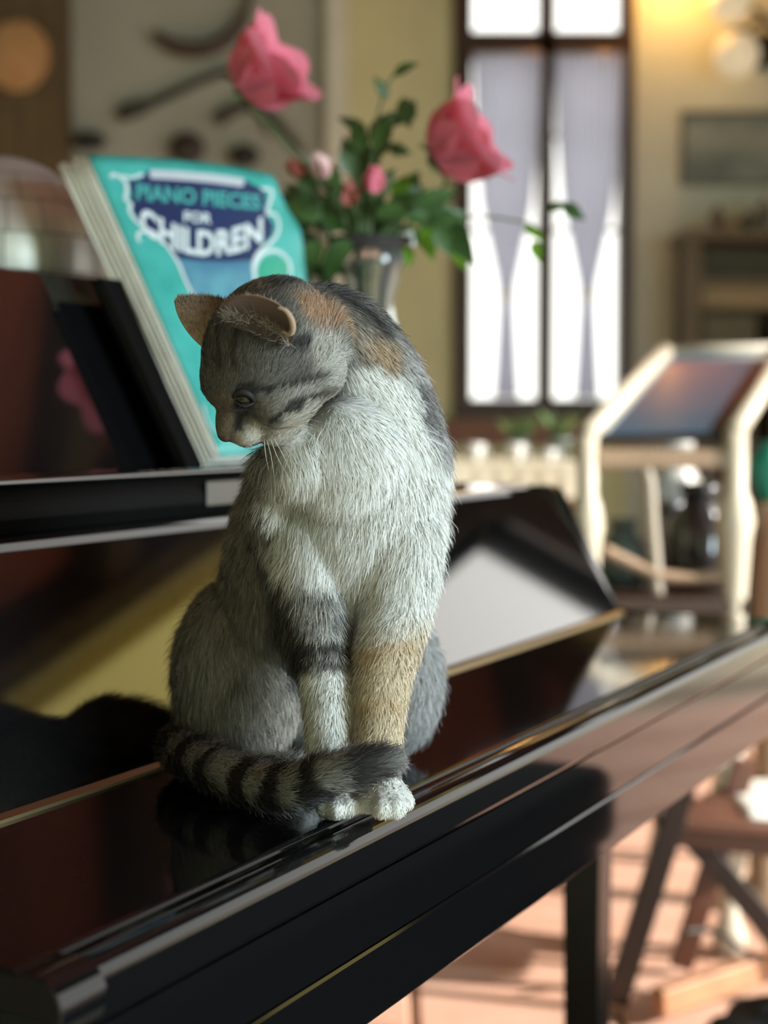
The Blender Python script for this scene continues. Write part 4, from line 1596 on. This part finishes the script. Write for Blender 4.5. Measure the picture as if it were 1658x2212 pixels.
sprig([(795, 560), (780, 450), (760, 370), (745, 330)], [(760, 380, 85, 100, 0), (740, 400, 80, 150, 0), (790, 430, 90, 40, 0), (770, 460, 90, 170, 0), (810, 470, 90, 20, 0), (790, 500, 80, 120, 0), (820, 500, 80, -20, 0), (760, 520, 90, 220, 0), (835, 450, 80, 30, 0), (740, 540, 80, 240, 0)],
      'bushy dark green sprig in the middle of the vase')
sprig([(850, 520), (1000, 470), (1130, 480), (1160, 500)], [(1130, 490, 55, -30, 1), (1150, 520, 50, -70, 1), (1215, 440, 60, -40, 0), (1180, 455, 55, 20, 0)],
      'thin trailing sprig with a few leaves in front of the window', Yd=2.0)
sprig([(700, 520), (690, 420), (665, 350)], [(690, 400, 45, 140, 0), (672, 360, 40, 60, 0)], 'small greyish sprig between the pale rosebud and the book', m=mat('grey_leaf', (0.30, 0.36, 0.32), 0.5))

def rand_leaves(n, x0, x1, y0, y1, light=0.0, l0=60, l1=95):
    return [(random.uniform(x0, x1), random.uniform(y0, y1), random.uniform(l0, l1), random.uniform(0, 360), 1 if random.random() < light else 0) for _ in range(n)]


sprig([(790, 570), (720, 540), (660, 520)], rand_leaves(16, 640, 740, 450, 590), 'low dark leafy sprig between book edge and vase', Yd=1.99)
sprig([(795, 560), (760, 470), (720, 400), (690, 380)], rand_leaves(14, 660, 790, 380, 500), 'dark leafy sprig behind the pale rosebud', Yd=2.01)
sprig([(800, 560), (860, 500), (900, 470)], rand_leaves(16, 800, 930, 410, 510, 0.12), 'dark leafy sprig spreading over the right of the vase rim', Yd=2.00)
sprig([(800, 560), (800, 420), (795, 330), (800, 280)], rand_leaves(12, 750, 840, 290, 420, 0.0, 50, 80), 'dark leafy sprig standing up behind the bright pink bud', Yd=2.02)

# ================================================================== FAR SIDE OF THE ROOM
# sideboard with a cream cloth, beyond the piano
SY = 3.95
sx0, sx1 = (930 - CX) * SY / F, (1262 - CX) * SY / F
sz = ptz(0, 0, 0).z * 0 + ZE - (1003 - 894) * SY / F
sb = empty('sideboard', ((sx0 + sx1) / 2, SY + 0.22, 0))
tag(sb, 'sideboard under a cream cloth beyond the open fall board', 'sideboard')
hw_ = (sx1 - sx0) / 2
box('body', (-hw_ + .02, -0.2, 0.06), (hw_ - .02, 0.24, sz - 0.004), M['mid_wood'], sb, bevel=0.004)
for a in (-1, 1):
    box('door', (a * hw_ / 2 - hw_ / 2 + 0.03, -0.212, 0.10), (a * hw_ / 2 + hw_ / 2 - 0.03, -0.2, sz - 0.16), M['mid_wood'], sb, bevel=0.003)
    for b in (-0.17, 0.2):
        box('foot', (a * (hw_ - 0.06) - 0.02, b - 0.02, 0), (a * (hw_ - 0.06) + 0.02, b + 0.02, 0.06), M['dark_wood'], sb)
cl = empty('tablecloth', ((sx0 + sx1) / 2, SY + 0.22, sz))
tag(cl, 'cream cloth hanging over the edge of the sideboard', 'tablecloth')
cm_ = mat('cream_cloth', (0.60, 0.55, 0.42), 0.9, noise=0.06, scale=40)
box('cloth_top', (-hw_ + .005, -0.222, -0.002), (hw_ - .005, 0.245, 0.003), cm_, cl, bevel=0.001, seg=1)
V, Fc = [], []
for i in range(41):
    x = -hw_ + 0.005 + (2 * hw_ - 0.01) * i / 40
    for z, d in ((0.001, -0.2225), (-0.03, -0.2245), (-0.08, -0.2245 - 0.004 * (1 + math.sin(i * 1.1)))):
        V.append((x, d, z))
for i in range(40):
    for k in range(2):
        a = i * 3 + k
        Fc.append((a, a + 3, a + 4, a + 1))
mesh('cloth_drop', V, Fc, cm_, cl, True)

M['china'] = mat('white_china', (0.55, 0.55, 0.53), 0.25)


def cup(px, Yd, r, label, h=0.045):
    c = pt(px, 1000, Yd)
    o = empty('cup', (c.x, c.y, sz + 0.003))
    tag(o, label, 'cup', 'cups on the sideboard')
    lathe('bowl', [(0, 0), (r * .55, 0), (r * .62, 0.004), (r * .9, h * .5), (r, h), (r * .93, h), (r * .82, h * .5), (r * .5, 0.008), (0, 0.007)], M['china'], o, n=20)
    tube('handle', [(r * math.cos(0.3) + 0.013 * math.sin(a) - 0.004, 0, h * .55 + 0.014 * math.cos(a)) for a in np.linspace(0.1, math.pi - 0.1, 8)], 0.0028, M['china'], o, 6)


cup(1024, SY + 0.10, 0.026, 'white cup on the sideboard nearest to the cat')
cup(1112, SY + 0.10, 0.025, 'white cup in the middle of the sideboard cloth')
cup(1185, SY + 0.14, 0.020, 'small white cup at the end nearest the potted plants', 0.03)


def pot_plant(px, Yd, label, top_py, spread):
    c = pt(px, 980, Yd)
    o = empty('potted_plant', (c.x, c.y, sz + 0.003))
    tag(o, label, 'plant', 'potted plants on the sideboard')
    pot_h = 0.055
    lathe('pot', [(0, 0), (0.022, 0), (0.030, pot_h), (0.034, pot_h), (0.034, pot_h - 0.01), (0.026, pot_h - 0.01), (0.0, pot_h - 0.012)], mat('grey_green_pot', (0.16, 0.20, 0.18), 0.5, noise=0.2), o, n=20)
    H = (pt(0, top_py, Yd).z - sz) - pot_h
    for i in range(11):
        a = i * 2.4
        ln = H * random.uniform(0.6, 1.0)
        me = leaf_mesh(ln, ln * 0.22, M['leaf_g'])
        lf = bpy.data.objects.new('leaf', me)
        d = Vector((math.cos(a) * spread, math.sin(a) * spread, 1)).normalized()
        z = Vector((math.cos(a), math.sin(a), -0.2))
        z = (-(z - d * z.dot(d))).normalized()
        mt = Matrix((d.cross(z), d, z)).transposed().to_4x4()
        mt.translation = (0.008 * math.cos(a), 0.008 * math.sin(a), pot_h - 0.012)
        lf.matrix_local = mt
        COL.objects.link(lf)
        lf.parent = o


M['leaf_g'] = mat('house_plant_leaf', (0.075, 0.13, 0.04), 0.5, noise=0.3, scale=30)
pot_plant(1120, SY + 0.30, 'bushy green pot plant in front of the left casement', 850, 0.7)
pot_plant(1208, SY + 0.28, 'upright green pot plant in front of the right casement', 855, 0.4)

# ------------------------------------------------------------------ cream display table with sloped glass top
TY = 3.0
dt = empty('display_table', (*(pt(1430, 1000, TY).to_2d()), 0))
tag(dt, 'cream painted table with turned legs and a sloping glazed top', 'display table')


def dl(px, py, Yd):
    return pt(px, py, Yd) - dt.location


def turned_leg(px, py_top, Yd, r):
    top = dl(px, py_top, Yd)
    h = top.z
    pf = [(r * 1.25, 0), (r * 1.35, 0.03), (r * 0.8, 0.07), (r * 0.75, 0.11), (r * 1.5, 0.20), (r * 1.55, 0.30), (r * 0.95, 0.36), (r * 0.9, h - 0.33), (r * 1.25, h - 0.20), (r * 1.5, h - 0.165), (r * 1.25, h - 0.13), (r * 0.9, h - 0.11), (r * 0.9, h)]
    lathe('leg', pf, M['cream'], dt, (top.x, top.y, 0), n=20)
    return top


Lf = turned_leg(1268, 938, TY, 0.021)
Rf = turned_leg(1588, 930, TY, 0.024)
DBK = 0.62
Lb = pt(1434, 760, TY + DBK) - dt.location
Rb = Lb + (Rf - Lf)
for q in (Lb, Rb):
    lathe('leg', [(0.024, 0), (0.026, 0.03), (0.016, 0.08), (0.018, q.z * 0.5), (0.016, q.z)], M['cream'], dt, (q.x, q.y, 0), n=14)
for a, b in ((Lf, Lb), (Rf, Rb)):
    tube('side_rail', [a, b], 0.0195, M['cream'], dt, 12)
tube('back_rail', [Lb, Rb], 0.013, mat('grey_cream_rail', (0.42, 0.38, 0.31), 0.5), dt, 12)
z1 = dl(0, 985, TY).z
box('front_apron', (Lf.x + .015, Lf.y - 0.012, z1 - 0.022), (Rf.x - .015, Lf.y + 0.012, z1 + 0.012), M['tan_wood'], dt, bevel=0.004)
# sloping glazed panel inside the rails
e1, e2 = Rf - Lf, Lb - Lf
nn = e1.cross(e2).normalized()
def slab(name, s0, s1, t0, t1, th, m, off=0.0):
    c = [Lf + e1 * s + e2 * t + nn * off for s, t in ((s0, t0), (s1, t0), (s1, t1), (s0, t1))]
    V = c + [p - nn * th for p in c]
    return mesh(name, V, [(0, 1, 2, 3), (7, 6, 5, 4), (0, 4, 5, 1), (1, 5, 6, 2), (2, 6, 7, 3), (3, 7, 4, 0)], m, dt)
slab('backing', 0.06, 0.94, 0.03, 0.98, 0.012, mat('dark_brown_lining', (0.035, 0.022, 0.018), 0.6, noise=0.3), -0.012)
slab('glass', 0.06, 0.94, 0.03, 0.98, 0.004, mat('glass_sky_reflection', (0.05, 0.10, 0.15), 0.12, coat=0.5), -0.004)  # blue base colour stands in for sky mirrored on the pane
# curved stretcher and slim middle post
st = catmull([tuple(dl(1300, 1185, TY)), tuple(dl(1375, 1222, TY)), tuple(dl(1440, 1245, TY)), tuple(dl(1540, 1245, TY)), tuple(dl(1600, 1232, TY))], 6)
tube('stretcher', st, 0.0115, M['tan_wood'], dt, 10)
mp_ = [tuple(dl(1388, 985, TY)), tuple(dl(1402, 1040, TY)), tuple(dl(1408, 1130, TY)), tuple(dl(1414, 1200, TY)), tuple(dl(1420, 1285, TY))]
tube('middle_post', catmull(mp_, 5), 0.0105, mat('greyed_cream', (0.36, 0.31, 0.25), 0.5), dt, 10)
sh = dl(1430, 1290, TY).z
box('lower_shelf', (Lf.x, Lf.y - 0.02, sh - 0.03), (Rf.x + 0.02, Lf.y + DBK, sh), M['dark_wood'], dt, bevel=0.004)

# things on the shelf of the display table
def jar(px, py, Yd, r, h, m, label, cat_='jar', group='things on the lower shelf of the display table', name='jar'):
    c = pt(px, py, Yd)
    o = empty(name, (c.x, c.y, dt.location.z + sh))
    tag(o, label, cat_, group)
    lathe('vessel', [(0, 0), (r * .8, 0), (r, h * .2), (r, h * .62), (r * .55, h * .8), (r * .5, h * .9)], m, o, n=20)
    lathe('lid', [(r * .6, h * .9), (r * .62, h), (0, h * 1.02)], m, o, n=20)


shiny = mat('dark_glazed', (0.02, 0.018, 0.02), 0.15, coat=0.5)
jar(1510, 1150, TY + 0.15, 0.062, 0.20, shiny, 'large dark glazed jar under the display table')
jar(1450, 1150, TY + 0.28, 0.050, 0.16, mat('pewter', (0.25, 0.25, 0.27), 0.3, metal=0.8), 'dull pewter jar behind the slim middle post')
jar(1345, 1150, TY + 0.20, 0.045, 0.13, mat('green_grey_glaze', (0.07, 0.09, 0.08), 0.3), 'squat green grey jar near the left turned leg')
jar(1455, 1090, TY + 0.46, 0.065, 0.285, mat('pale_glaze', (0.45, 0.44, 0.42), 0.4), 'tall pale jar at the back under the display table')
jar(1560, 1150, TY + 0.36, 0.05, 0.235, mat('brown_glaze', (0.10, 0.05, 0.035), 0.3), 'tall brown jar beside the right turned leg')

# teal lamp base right of the display table
c = pt(1672, 1000, 3.3)
tl = empty('teal_vase', (c.x, c.y, 0))
tag(tl, 'teal vase on a wooden pedestal beside the display table', 'vase')
zt = pt(0, 955, 3.3).z
zb = pt(0, 1085, 3.3).z
lathe('pedestal', [(0.0, 0), (0.085, 0), (0.085, 0.03), (0.04, 0.05), (0.032, 0.3), (0.04, zb - 0.06), (0.075, zb - 0.03), (0.08, zb), (0.0, zb)], M['tan_wood'], tl, n=24)
hh = zt - zb
lathe('vessel', [(0, zb), (0.028, zb), (0.036, zb + hh * .1), (0.058, zb + hh * .5), (0.052, zb + hh * .78), (0.028, zt - 0.01), (0.032, zt), (0.026, zt), (0.02, zt - 0.02), (0.0, zt - 0.05)], mat('teal_glaze', (0.03, 0.30, 0.22), 0.25, coat=0.4), tl, n=26)

# ------------------------------------------------------------------ back wall: picture, shelf, lamp
pc = pt(1590, 322, YB)
pic = empty('framed_picture', (pc.x, YB, pc.z))
tag(pic, 'grey blue landscape picture in a thin frame on the right wall area', 'picture')
pw, ph = 112 * S8, 70 * S8
pm = mat('misty_landscape', (0.32, 0.38, 0.38), 0.25, noise=0.9, scale=2.2, col2=(0.10, 0.14, 0.14), stretch=(1, 1, 1.8))
box('print', (-pw, -0.012, -ph), (pw, -0.002, ph), pm, pic)
fm_ = mat('grey_frame', (0.12, 0.12, 0.105), 0.5)
for nm, a, b in (('frame_side', (-pw - .02, -ph - .02), (-pw, ph + .02)), ('frame_side', (pw, -ph - .02), (pw + .02, ph + .02)), ('frame_rail', (-pw, ph), (pw, ph + .02)), ('frame_rail', (-pw, -ph - .02), (pw, -ph))):
    box(nm, (a[0], -0.025, a[1]), (b[0], 0, b[1]), fm_, pic, bevel=0.003)

kx0, kx1 = (1495 - CX) * 7.6 / F, (1800 - CX) * 7.6 / F
zz = lambda py, Yd=7.6: ZE + (894 - py) * Yd / F
cab = empty('wooden_cabinet', ((kx0 + kx1) / 2, 7.8, 0))
tag(cab, 'olive brown wooden cabinet with an open dark niche', 'cabinet')
kw = (kx1 - kx0) / 2
wdm = mat('olive_brown_wood', (0.13, 0.10, 0.05), 0.55, noise=0.3, scale=6, stretch=(4, 4, 1))
box('back_panel', (-kw, 0.15, 0.0), (kw, 0.17, zz(505)), wdm, cab)
for a in (-1, 1):
    box('side_panel', (a * kw - 0.03, -0.2, 0), (a * kw + 0.03, 0.15, zz(505)), wdm, cab, bevel=0.003)
box('top_board', (-kw - 0.05, -0.22, zz(522)), (kw + 0.05, 0.17, zz(500)), wdm, cab, bevel=0.004)
box('niche_floor', (-kw + .03, -0.2, zz(620)), (kw - .03, 0.15, zz(602)), wdm, cab)
box('drawer_front', (-kw + .035, -0.21, zz(668)), (kw - .035, -0.19, zz(622)), mat('golden_wood', (0.26, 0.19, 0.07), 0.45, noise=0.3, scale=6, stretch=(1, 4, 4)), cab, bevel=0.004)
for a in (-1, 1):
    dr = box('door', (a * kw / 2 - kw / 2 + .04, -0.21, 0.08), (a * kw / 2 + kw / 2 - .04, -0.19, zz(680)), mat('grey_olive_door', (0.085, 0.085, 0.05), 0.6), cab, bevel=0.004)
    lathe('knob', [(0, 0), (0.012, 0.004), (0.016, 0.014), (0.0, 0.022)], M['brass'], dr, (a * 0.06, -0.21, zz(760)), n=12, mtx=Matrix.Rotation(math.pi / 2, 4, 'X'))


def ornament(px, h, r, m, label):
    c = pt(px, 495, 7.75)
    o = empty('ornament', (c.x, 7.75, zz(500)))
    tag(o, label, 'ornament', 'ornaments on top of the cabinet')
    lathe('foot', [(0, 0), (r * .8, 0), (r * .7, h * .12), (r * .3, h * .2)], m, o, n=16)
    lathe('figure', [(r * .3, h * .2), (r, h * .45), (r * .8, h * .7), (r * .35, h * .85), (r * .4, h * .95), (0, h)], m, o, n=16)


ornament(1548, 0.13, 0.04, mat('brown_clay', (0.16, 0.12, 0.09), 0.6), 'small brown clay figure on the cabinet top')
ornament(1615, 0.10, 0.05, mat('green_bronze', (0.09, 0.10, 0.08), 0.5), 'squat green bronze figure on the cabinet top')
ornament(1650, 0.17, 0.05, mat('grey_stone', (0.16, 0.16, 0.14), 0.6), 'tall grey stone figure at the end of the cabinet top')

# wall lamp: two opal globes on a dark bracket
la = pt(1665, 70, 7.7)
lamp = empty('wall_lamp', (la.x, YB, la.z))
tag(lamp, 'wall lamp with opal globes on a dark bracket', 'lamp')
dk = mat('black_iron', (0.015, 0.014, 0.013), 0.5)
op = mat('opal_glass', (0.80, 0.77, 0.66), 0.25, emit=(1.0, 0.80, 0.5), estr=0.28)
lathe('wall_plate', [(0, 0), (0.09, 0), (0.08, 0.03), (0, 0.04)], dk, lamp, (0.02, 0, -0.02), n=24, mtx=Matrix.Rotation(math.pi / 2, 4, 'X'))
def LL(px, py, Yd=7.75):
    return pt(px, py, Yd) - lamp.location
tube('bracket', catmull([tuple(LL(1680, 70, 7.97)), tuple(LL(1660, 45, 7.85)), tuple(LL(1630, 50)), tuple(LL(1600, 78))], 6), 0.014, dk, lamp, 10)
tube('bracket', catmull([tuple(LL(1680, 70, 7.97)), tuple(LL(1640, 30, 7.85)), tuple(LL(1612, 6))], 6), 0.014, dk, lamp, 10)
for px, py, r in ((1590, 118, 0.105), (1575, 2, 0.10)):
    lathe('globe', [(r * math.sin(a), -r * math.cos(a)) for a in np.linspace(0, math.pi, 16)], op, lamp, LL(px, py), 26)
    lathe('collar', [(0.03, -0.012), (0.045, 0), (0.03, 0.02)], dk, lamp, LL(px, py) + Vector((0.0, 0, r - 0.006)), 16)
ld = bpy.data.lights.new('lamp_bulb', 'POINT')
ld.energy = 9
ld.color = (1.0, 0.48, 0.11)
ld.shadow_soft_size = 0.05
lo = bpy.data.objects.new('lamp_bulb', ld)
lo.location = pt(1465, -75, 7.75)
COL.objects.link(lo)

# ------------------------------------------------------------------ grey wall section: horn, pole, hooks, dark hats
GY = 7.6
def gl(px, py, d=0.03):
    return pt(px, py, GY - d)
horn = empty('curved_horn', tuple(gl(440, 90)))
tag(horn, 'curved brown horn mounted on the grey wall', 'horn')
K = catmull([tuple(gl(x, y, 0.06) - horn.location) for x, y in ((335, 70), (365, 95), (420, 108), (480, 92), (520, 50), (540, -10), (545, -50))], 6)
hm = mat('horn_brown', (0.085, 0.055, 0.042), 0.45, noise=0.3, scale=20)
tube('horn_body', K, [0.016 + 0.024 * math.sin(math.pi * min(1, i / (len(K) - 1) * 1.2 + 0.05)) if i < len(K) * .8 else 0.02 for i in range(len(K))], hm, horn, 12)
tube('mount', [K[15], np.array(K[15]) + np.array([0, 0.07, 0])], 0.012, dk, horn, 8)
pole = empty('dark_paddle', tuple(gl(370, 205)))
tag(pole, 'long dark paddle hanging slanted on the grey wall', 'paddle')
K = [gl(x, y, 0.05) - pole.location for x, y in ((500, 148), (420, 180), (330, 222))]
ow = mat('dark_olive_wood', (0.04, 0.038, 0.024), 0.6)
tube('shaft', K, 0.020, ow, pole, 10)
K = [gl(x, y, 0.05) - pole.location for x, y in ((330, 222), (300, 232), (275, 240), (255, 256))]
tube('blade', K, [0.020, 0.040, 0.042, 0.02], ow, pole, 12)


def hook_thing(px, py, w, h, m, label, name='carved_mask'):
    c = gl(px, py, 0.045)
    o = empty(name, tuple(c))
    tag(o, label, 'mask', 'dark carvings on the grey wall')
    s = GY / F
    lathe('face', [(0.0, -0.04), (0.6, -0.035), (0.95, -0.01), (1.0, 0.02), (0.85, 0.04), (0, 0.045)], m, o, n=24, mtx=Matrix.Rotation(math.pi / 2, 4, 'X') @ Matrix.Diagonal((w * s / 2, h * s / 2, 1, 1)))
    lathe('brow', [(0.0, -0.02), (0.9, -0.02), (1.0, 0.0), (0, 0.02)], m, o, (0, -0.04, h * s * 0.12), n=16, mtx=Matrix.Rotation(math.pi / 2, 4, 'X') @ Matrix.Diagonal((w * s * 0.36, h * s * 0.1, 1, 1)))


bl_ = mat('blackened_wood', (0.022, 0.02, 0.016), 0.6)
br_ = mat('brown_blackened_wood', (0.045, 0.033, 0.025), 0.6)
hook_thing(195, 305, 70, 42, bl_, 'dark carving above the left corner of the music book')
hook_thing(405, 322, 75, 70, br_, 'brown carving above the top edge of the music book')
hook_thing(528, 338, 65, 50, bl_, 'black oval carving next to the brown one above the book')
arch = empty('arched_branch', tuple(gl(530, 250)))
tag(arch, 'dark arched branch on the grey wall behind the rose stem', 'branch')
K = catmull([tuple(gl(x, y, 0.04) - arch.location) for x, y in ((468, 262), (500, 238), (540, 228), (585, 255), (620, 290), (650, 330))], 5)
tube('branch_stem', K, [0.034 - 0.0007 * i for i in range(len(K))], mat('grey_brown_bark', (0.06, 0.05, 0.035), 0.8), arch, 10)
tube('twig', [K[12], np.array(K[12]) + np.array([0.05, 0, -0.12])], [0.012, 0.006], mat('twig_bark', (0.06, 0.05, 0.035), 0.8), arch, 8)

# wicker basket hanging on the panelling, left edge
bp_ = pt(35, 118, 7.35)
bas = empty('round_basket', tuple(bp_))
tag(bas, 'round orange brown wicker basket on the panelled wall', 'basket')
wk = mat('wicker', (0.72, 0.42, 0.19), 0.7, noise=0.5, scale=60, col2=(0.45, 0.22, 0.09), bump=0.5)
rb = 68 * 7.35 / F
for k in range(9):
    r = rb * (k + 0.7) / 9
    ring = [(r * math.cos(a), 0.05 * (k / 9) ** 2 - 0.02, r * 1.1 * math.sin(a)) for a in np.linspace(0, 2 * math.pi, 25)]
    tube('coil', ring, rb / 16, wk, bas, 7)
box('hanger', (-0.006, 0.0, rb), (0.006, 0.15, rb * 1.2), dk, bas)

# ------------------------------------------------------------------ folding chair beyond the piano leg
CYD = 2.75
ch = empty('folding_chair', (*(pt(1500, 2100, CYD).to_2d()), 0))
tag(ch, 'dark brown folding wooden chair with crossed legs', 'chair')
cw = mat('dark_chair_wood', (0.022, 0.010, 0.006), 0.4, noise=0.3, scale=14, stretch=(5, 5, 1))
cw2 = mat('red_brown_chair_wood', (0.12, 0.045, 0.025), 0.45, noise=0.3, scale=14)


def bar(name, a, b, w, t, m, parent):
    """rectangular bar between two points"""
    a, b = Vector(a), Vector(b)
    d = (b - a)
    L_ = d.length
    d.normalize()
    side = d.cross(Vector((0, 1, 0)))
    if side.length < 0.1:
        side = d.cross(Vector((1, 0, 0)))
    side.normalize()
    up = d.cross(side)
    mt = Matrix((side, up, d)).transposed().to_4x4()
    mt.translation = a
    return box(name, (-w / 2, -t / 2, 0), (w / 2, t / 2, L_), m, parent, bevel=min(w, t) * 0.12, mtx=mt)


def cl_(px, py, Yd):
    p = pt(px, py, Yd)
    return Vector((p.x - ch.location.x, p.y - ch.location.y, p.z))


seat_z = 0.46
def on_floor(px, Yd):
    p = pt(px, 2000, Yd)
    return Vector((p.x - ch.location.x, p.y - ch.location.y, 0.012))
# near frame
a0 = on_floor(1330, CYD - 0.05)
a1 = cl_(1478, 1690, CYD - 0.05)
bar('leg', a0, a1, 0.040, 0.022, cw, ch)
b0 = on_floor(1790, CYD - 0.05 + 0.03)
b1 = cl_(1440, 1745, CYD - 0.02)
bar('leg', b0, b1, 0.038, 0.022, cw, ch)
off = Vector((0.14, 0.18, 0))
bar('leg', a0 + off, a1 + off, 0.040, 0.022, cw2, ch)
bar('leg', b0 + off, b1 + off, 0.038, 0.022, cw2, ch)
bar('seat_rail', cl_(1420, 1790, CYD - 0.02), cl_(1800, 1830, CYD - 0.02), 0.05, 0.025, cw2, ch)
bar('seat_rail', cl_(1420, 1790, CYD - 0.02) + off, cl_(1800, 1830, CYD - 0.02) + off, 0.05, 0.025, cw2, ch)
sA, sB = cl_(1412, 1770, CYD - 0.03), cl_(1830, 1805, CYD - 0.03)
for k in range(6):
    o1 = off * (k / 5.0)
    bar('seat_slat', sA + o1, sB + o1, 0.016, 0.045, cw2, ch)
cr = catmull([tuple(cl_(1476, 2012, CYD - 0.04)), tuple(cl_(1545, 2012, CYD)), tuple(cl_(1610, 2055, CYD)), tuple(cl_(1660, 2070, CYD))], 5)
tube('wire_brace', cr, 0.005, dk, ch, 6)
# foot stretcher, sunlit tan wood
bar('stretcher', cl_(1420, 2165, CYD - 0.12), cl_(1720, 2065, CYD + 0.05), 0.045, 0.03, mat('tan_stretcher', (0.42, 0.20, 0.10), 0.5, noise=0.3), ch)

# white cushion on the chair seat
cu = empty('seat_cushion', tuple(ch.location + cl_(1720, 1745, CYD + 0.12)))
tag(cu, 'white seat cushion lying on the folding chair', 'cushion')
bm = bmesh.new()
bmesh.ops.create_cube(bm, size=1)
for v in bm.verts:
    v.co = Vector((v.co.x * 0.24, v.co.y * 0.26, v.co.z * 0.05))
bm_obj('pad', bm, mat('white_cotton', (0.82, 0.80, 0.75), 0.9, noise=0.05, scale=50), cu, True, 0.02, 4)
tube('piping', [(0.12 * math.copysign(abs(math.cos(a)) ** 0.4, math.cos(a)), 0.13 * math.copysign(abs(math.sin(a)) ** 0.4, math.sin(a)), 0) for a in np.linspace(0, 2 * math.pi, 41)], 0.004, mat('grey_piping', (0.5, 0.5, 0.5), 0.9), cu, 6)

# dark grey bag on the floor, bottom right corner
bgp = ptz(1745, 2375, 0)
bag = empty('grey_bag', (bgp.x, bgp.y, 0.0))
tag(bag, 'soft dark grey bag on the floor at the bottom right corner', 'bag')
bm = bmesh.new()
bmesh.ops.create_icosphere(bm, subdivisions=4, radius=1)
for v in bm.verts:
    n_ = mnoise.noise(v.co * 2.0) * 0.06
    v.co = Vector((v.co.x * (0.15 + n_ * .3), v.co.y * (0.13 + n_ * .3), max(0.0, (v.co.z + 0.75) * 0.085 + n_ * 0.4)))
bm_obj('sack', bm, mat('dark_grey_canvas', (0.055, 0.055, 0.055), 0.9, noise=0.2, scale=60), bag, True)
tube('strap', catmull([(-0.08, -0.02, 0.135), (-0.03, -0.03, 0.165), (0.04, -0.03, 0.16), (0.08, -0.02, 0.13)], 6), 0.008, mat('strap_grey', (0.03, 0.03, 0.03), 0.8), bag, 8)
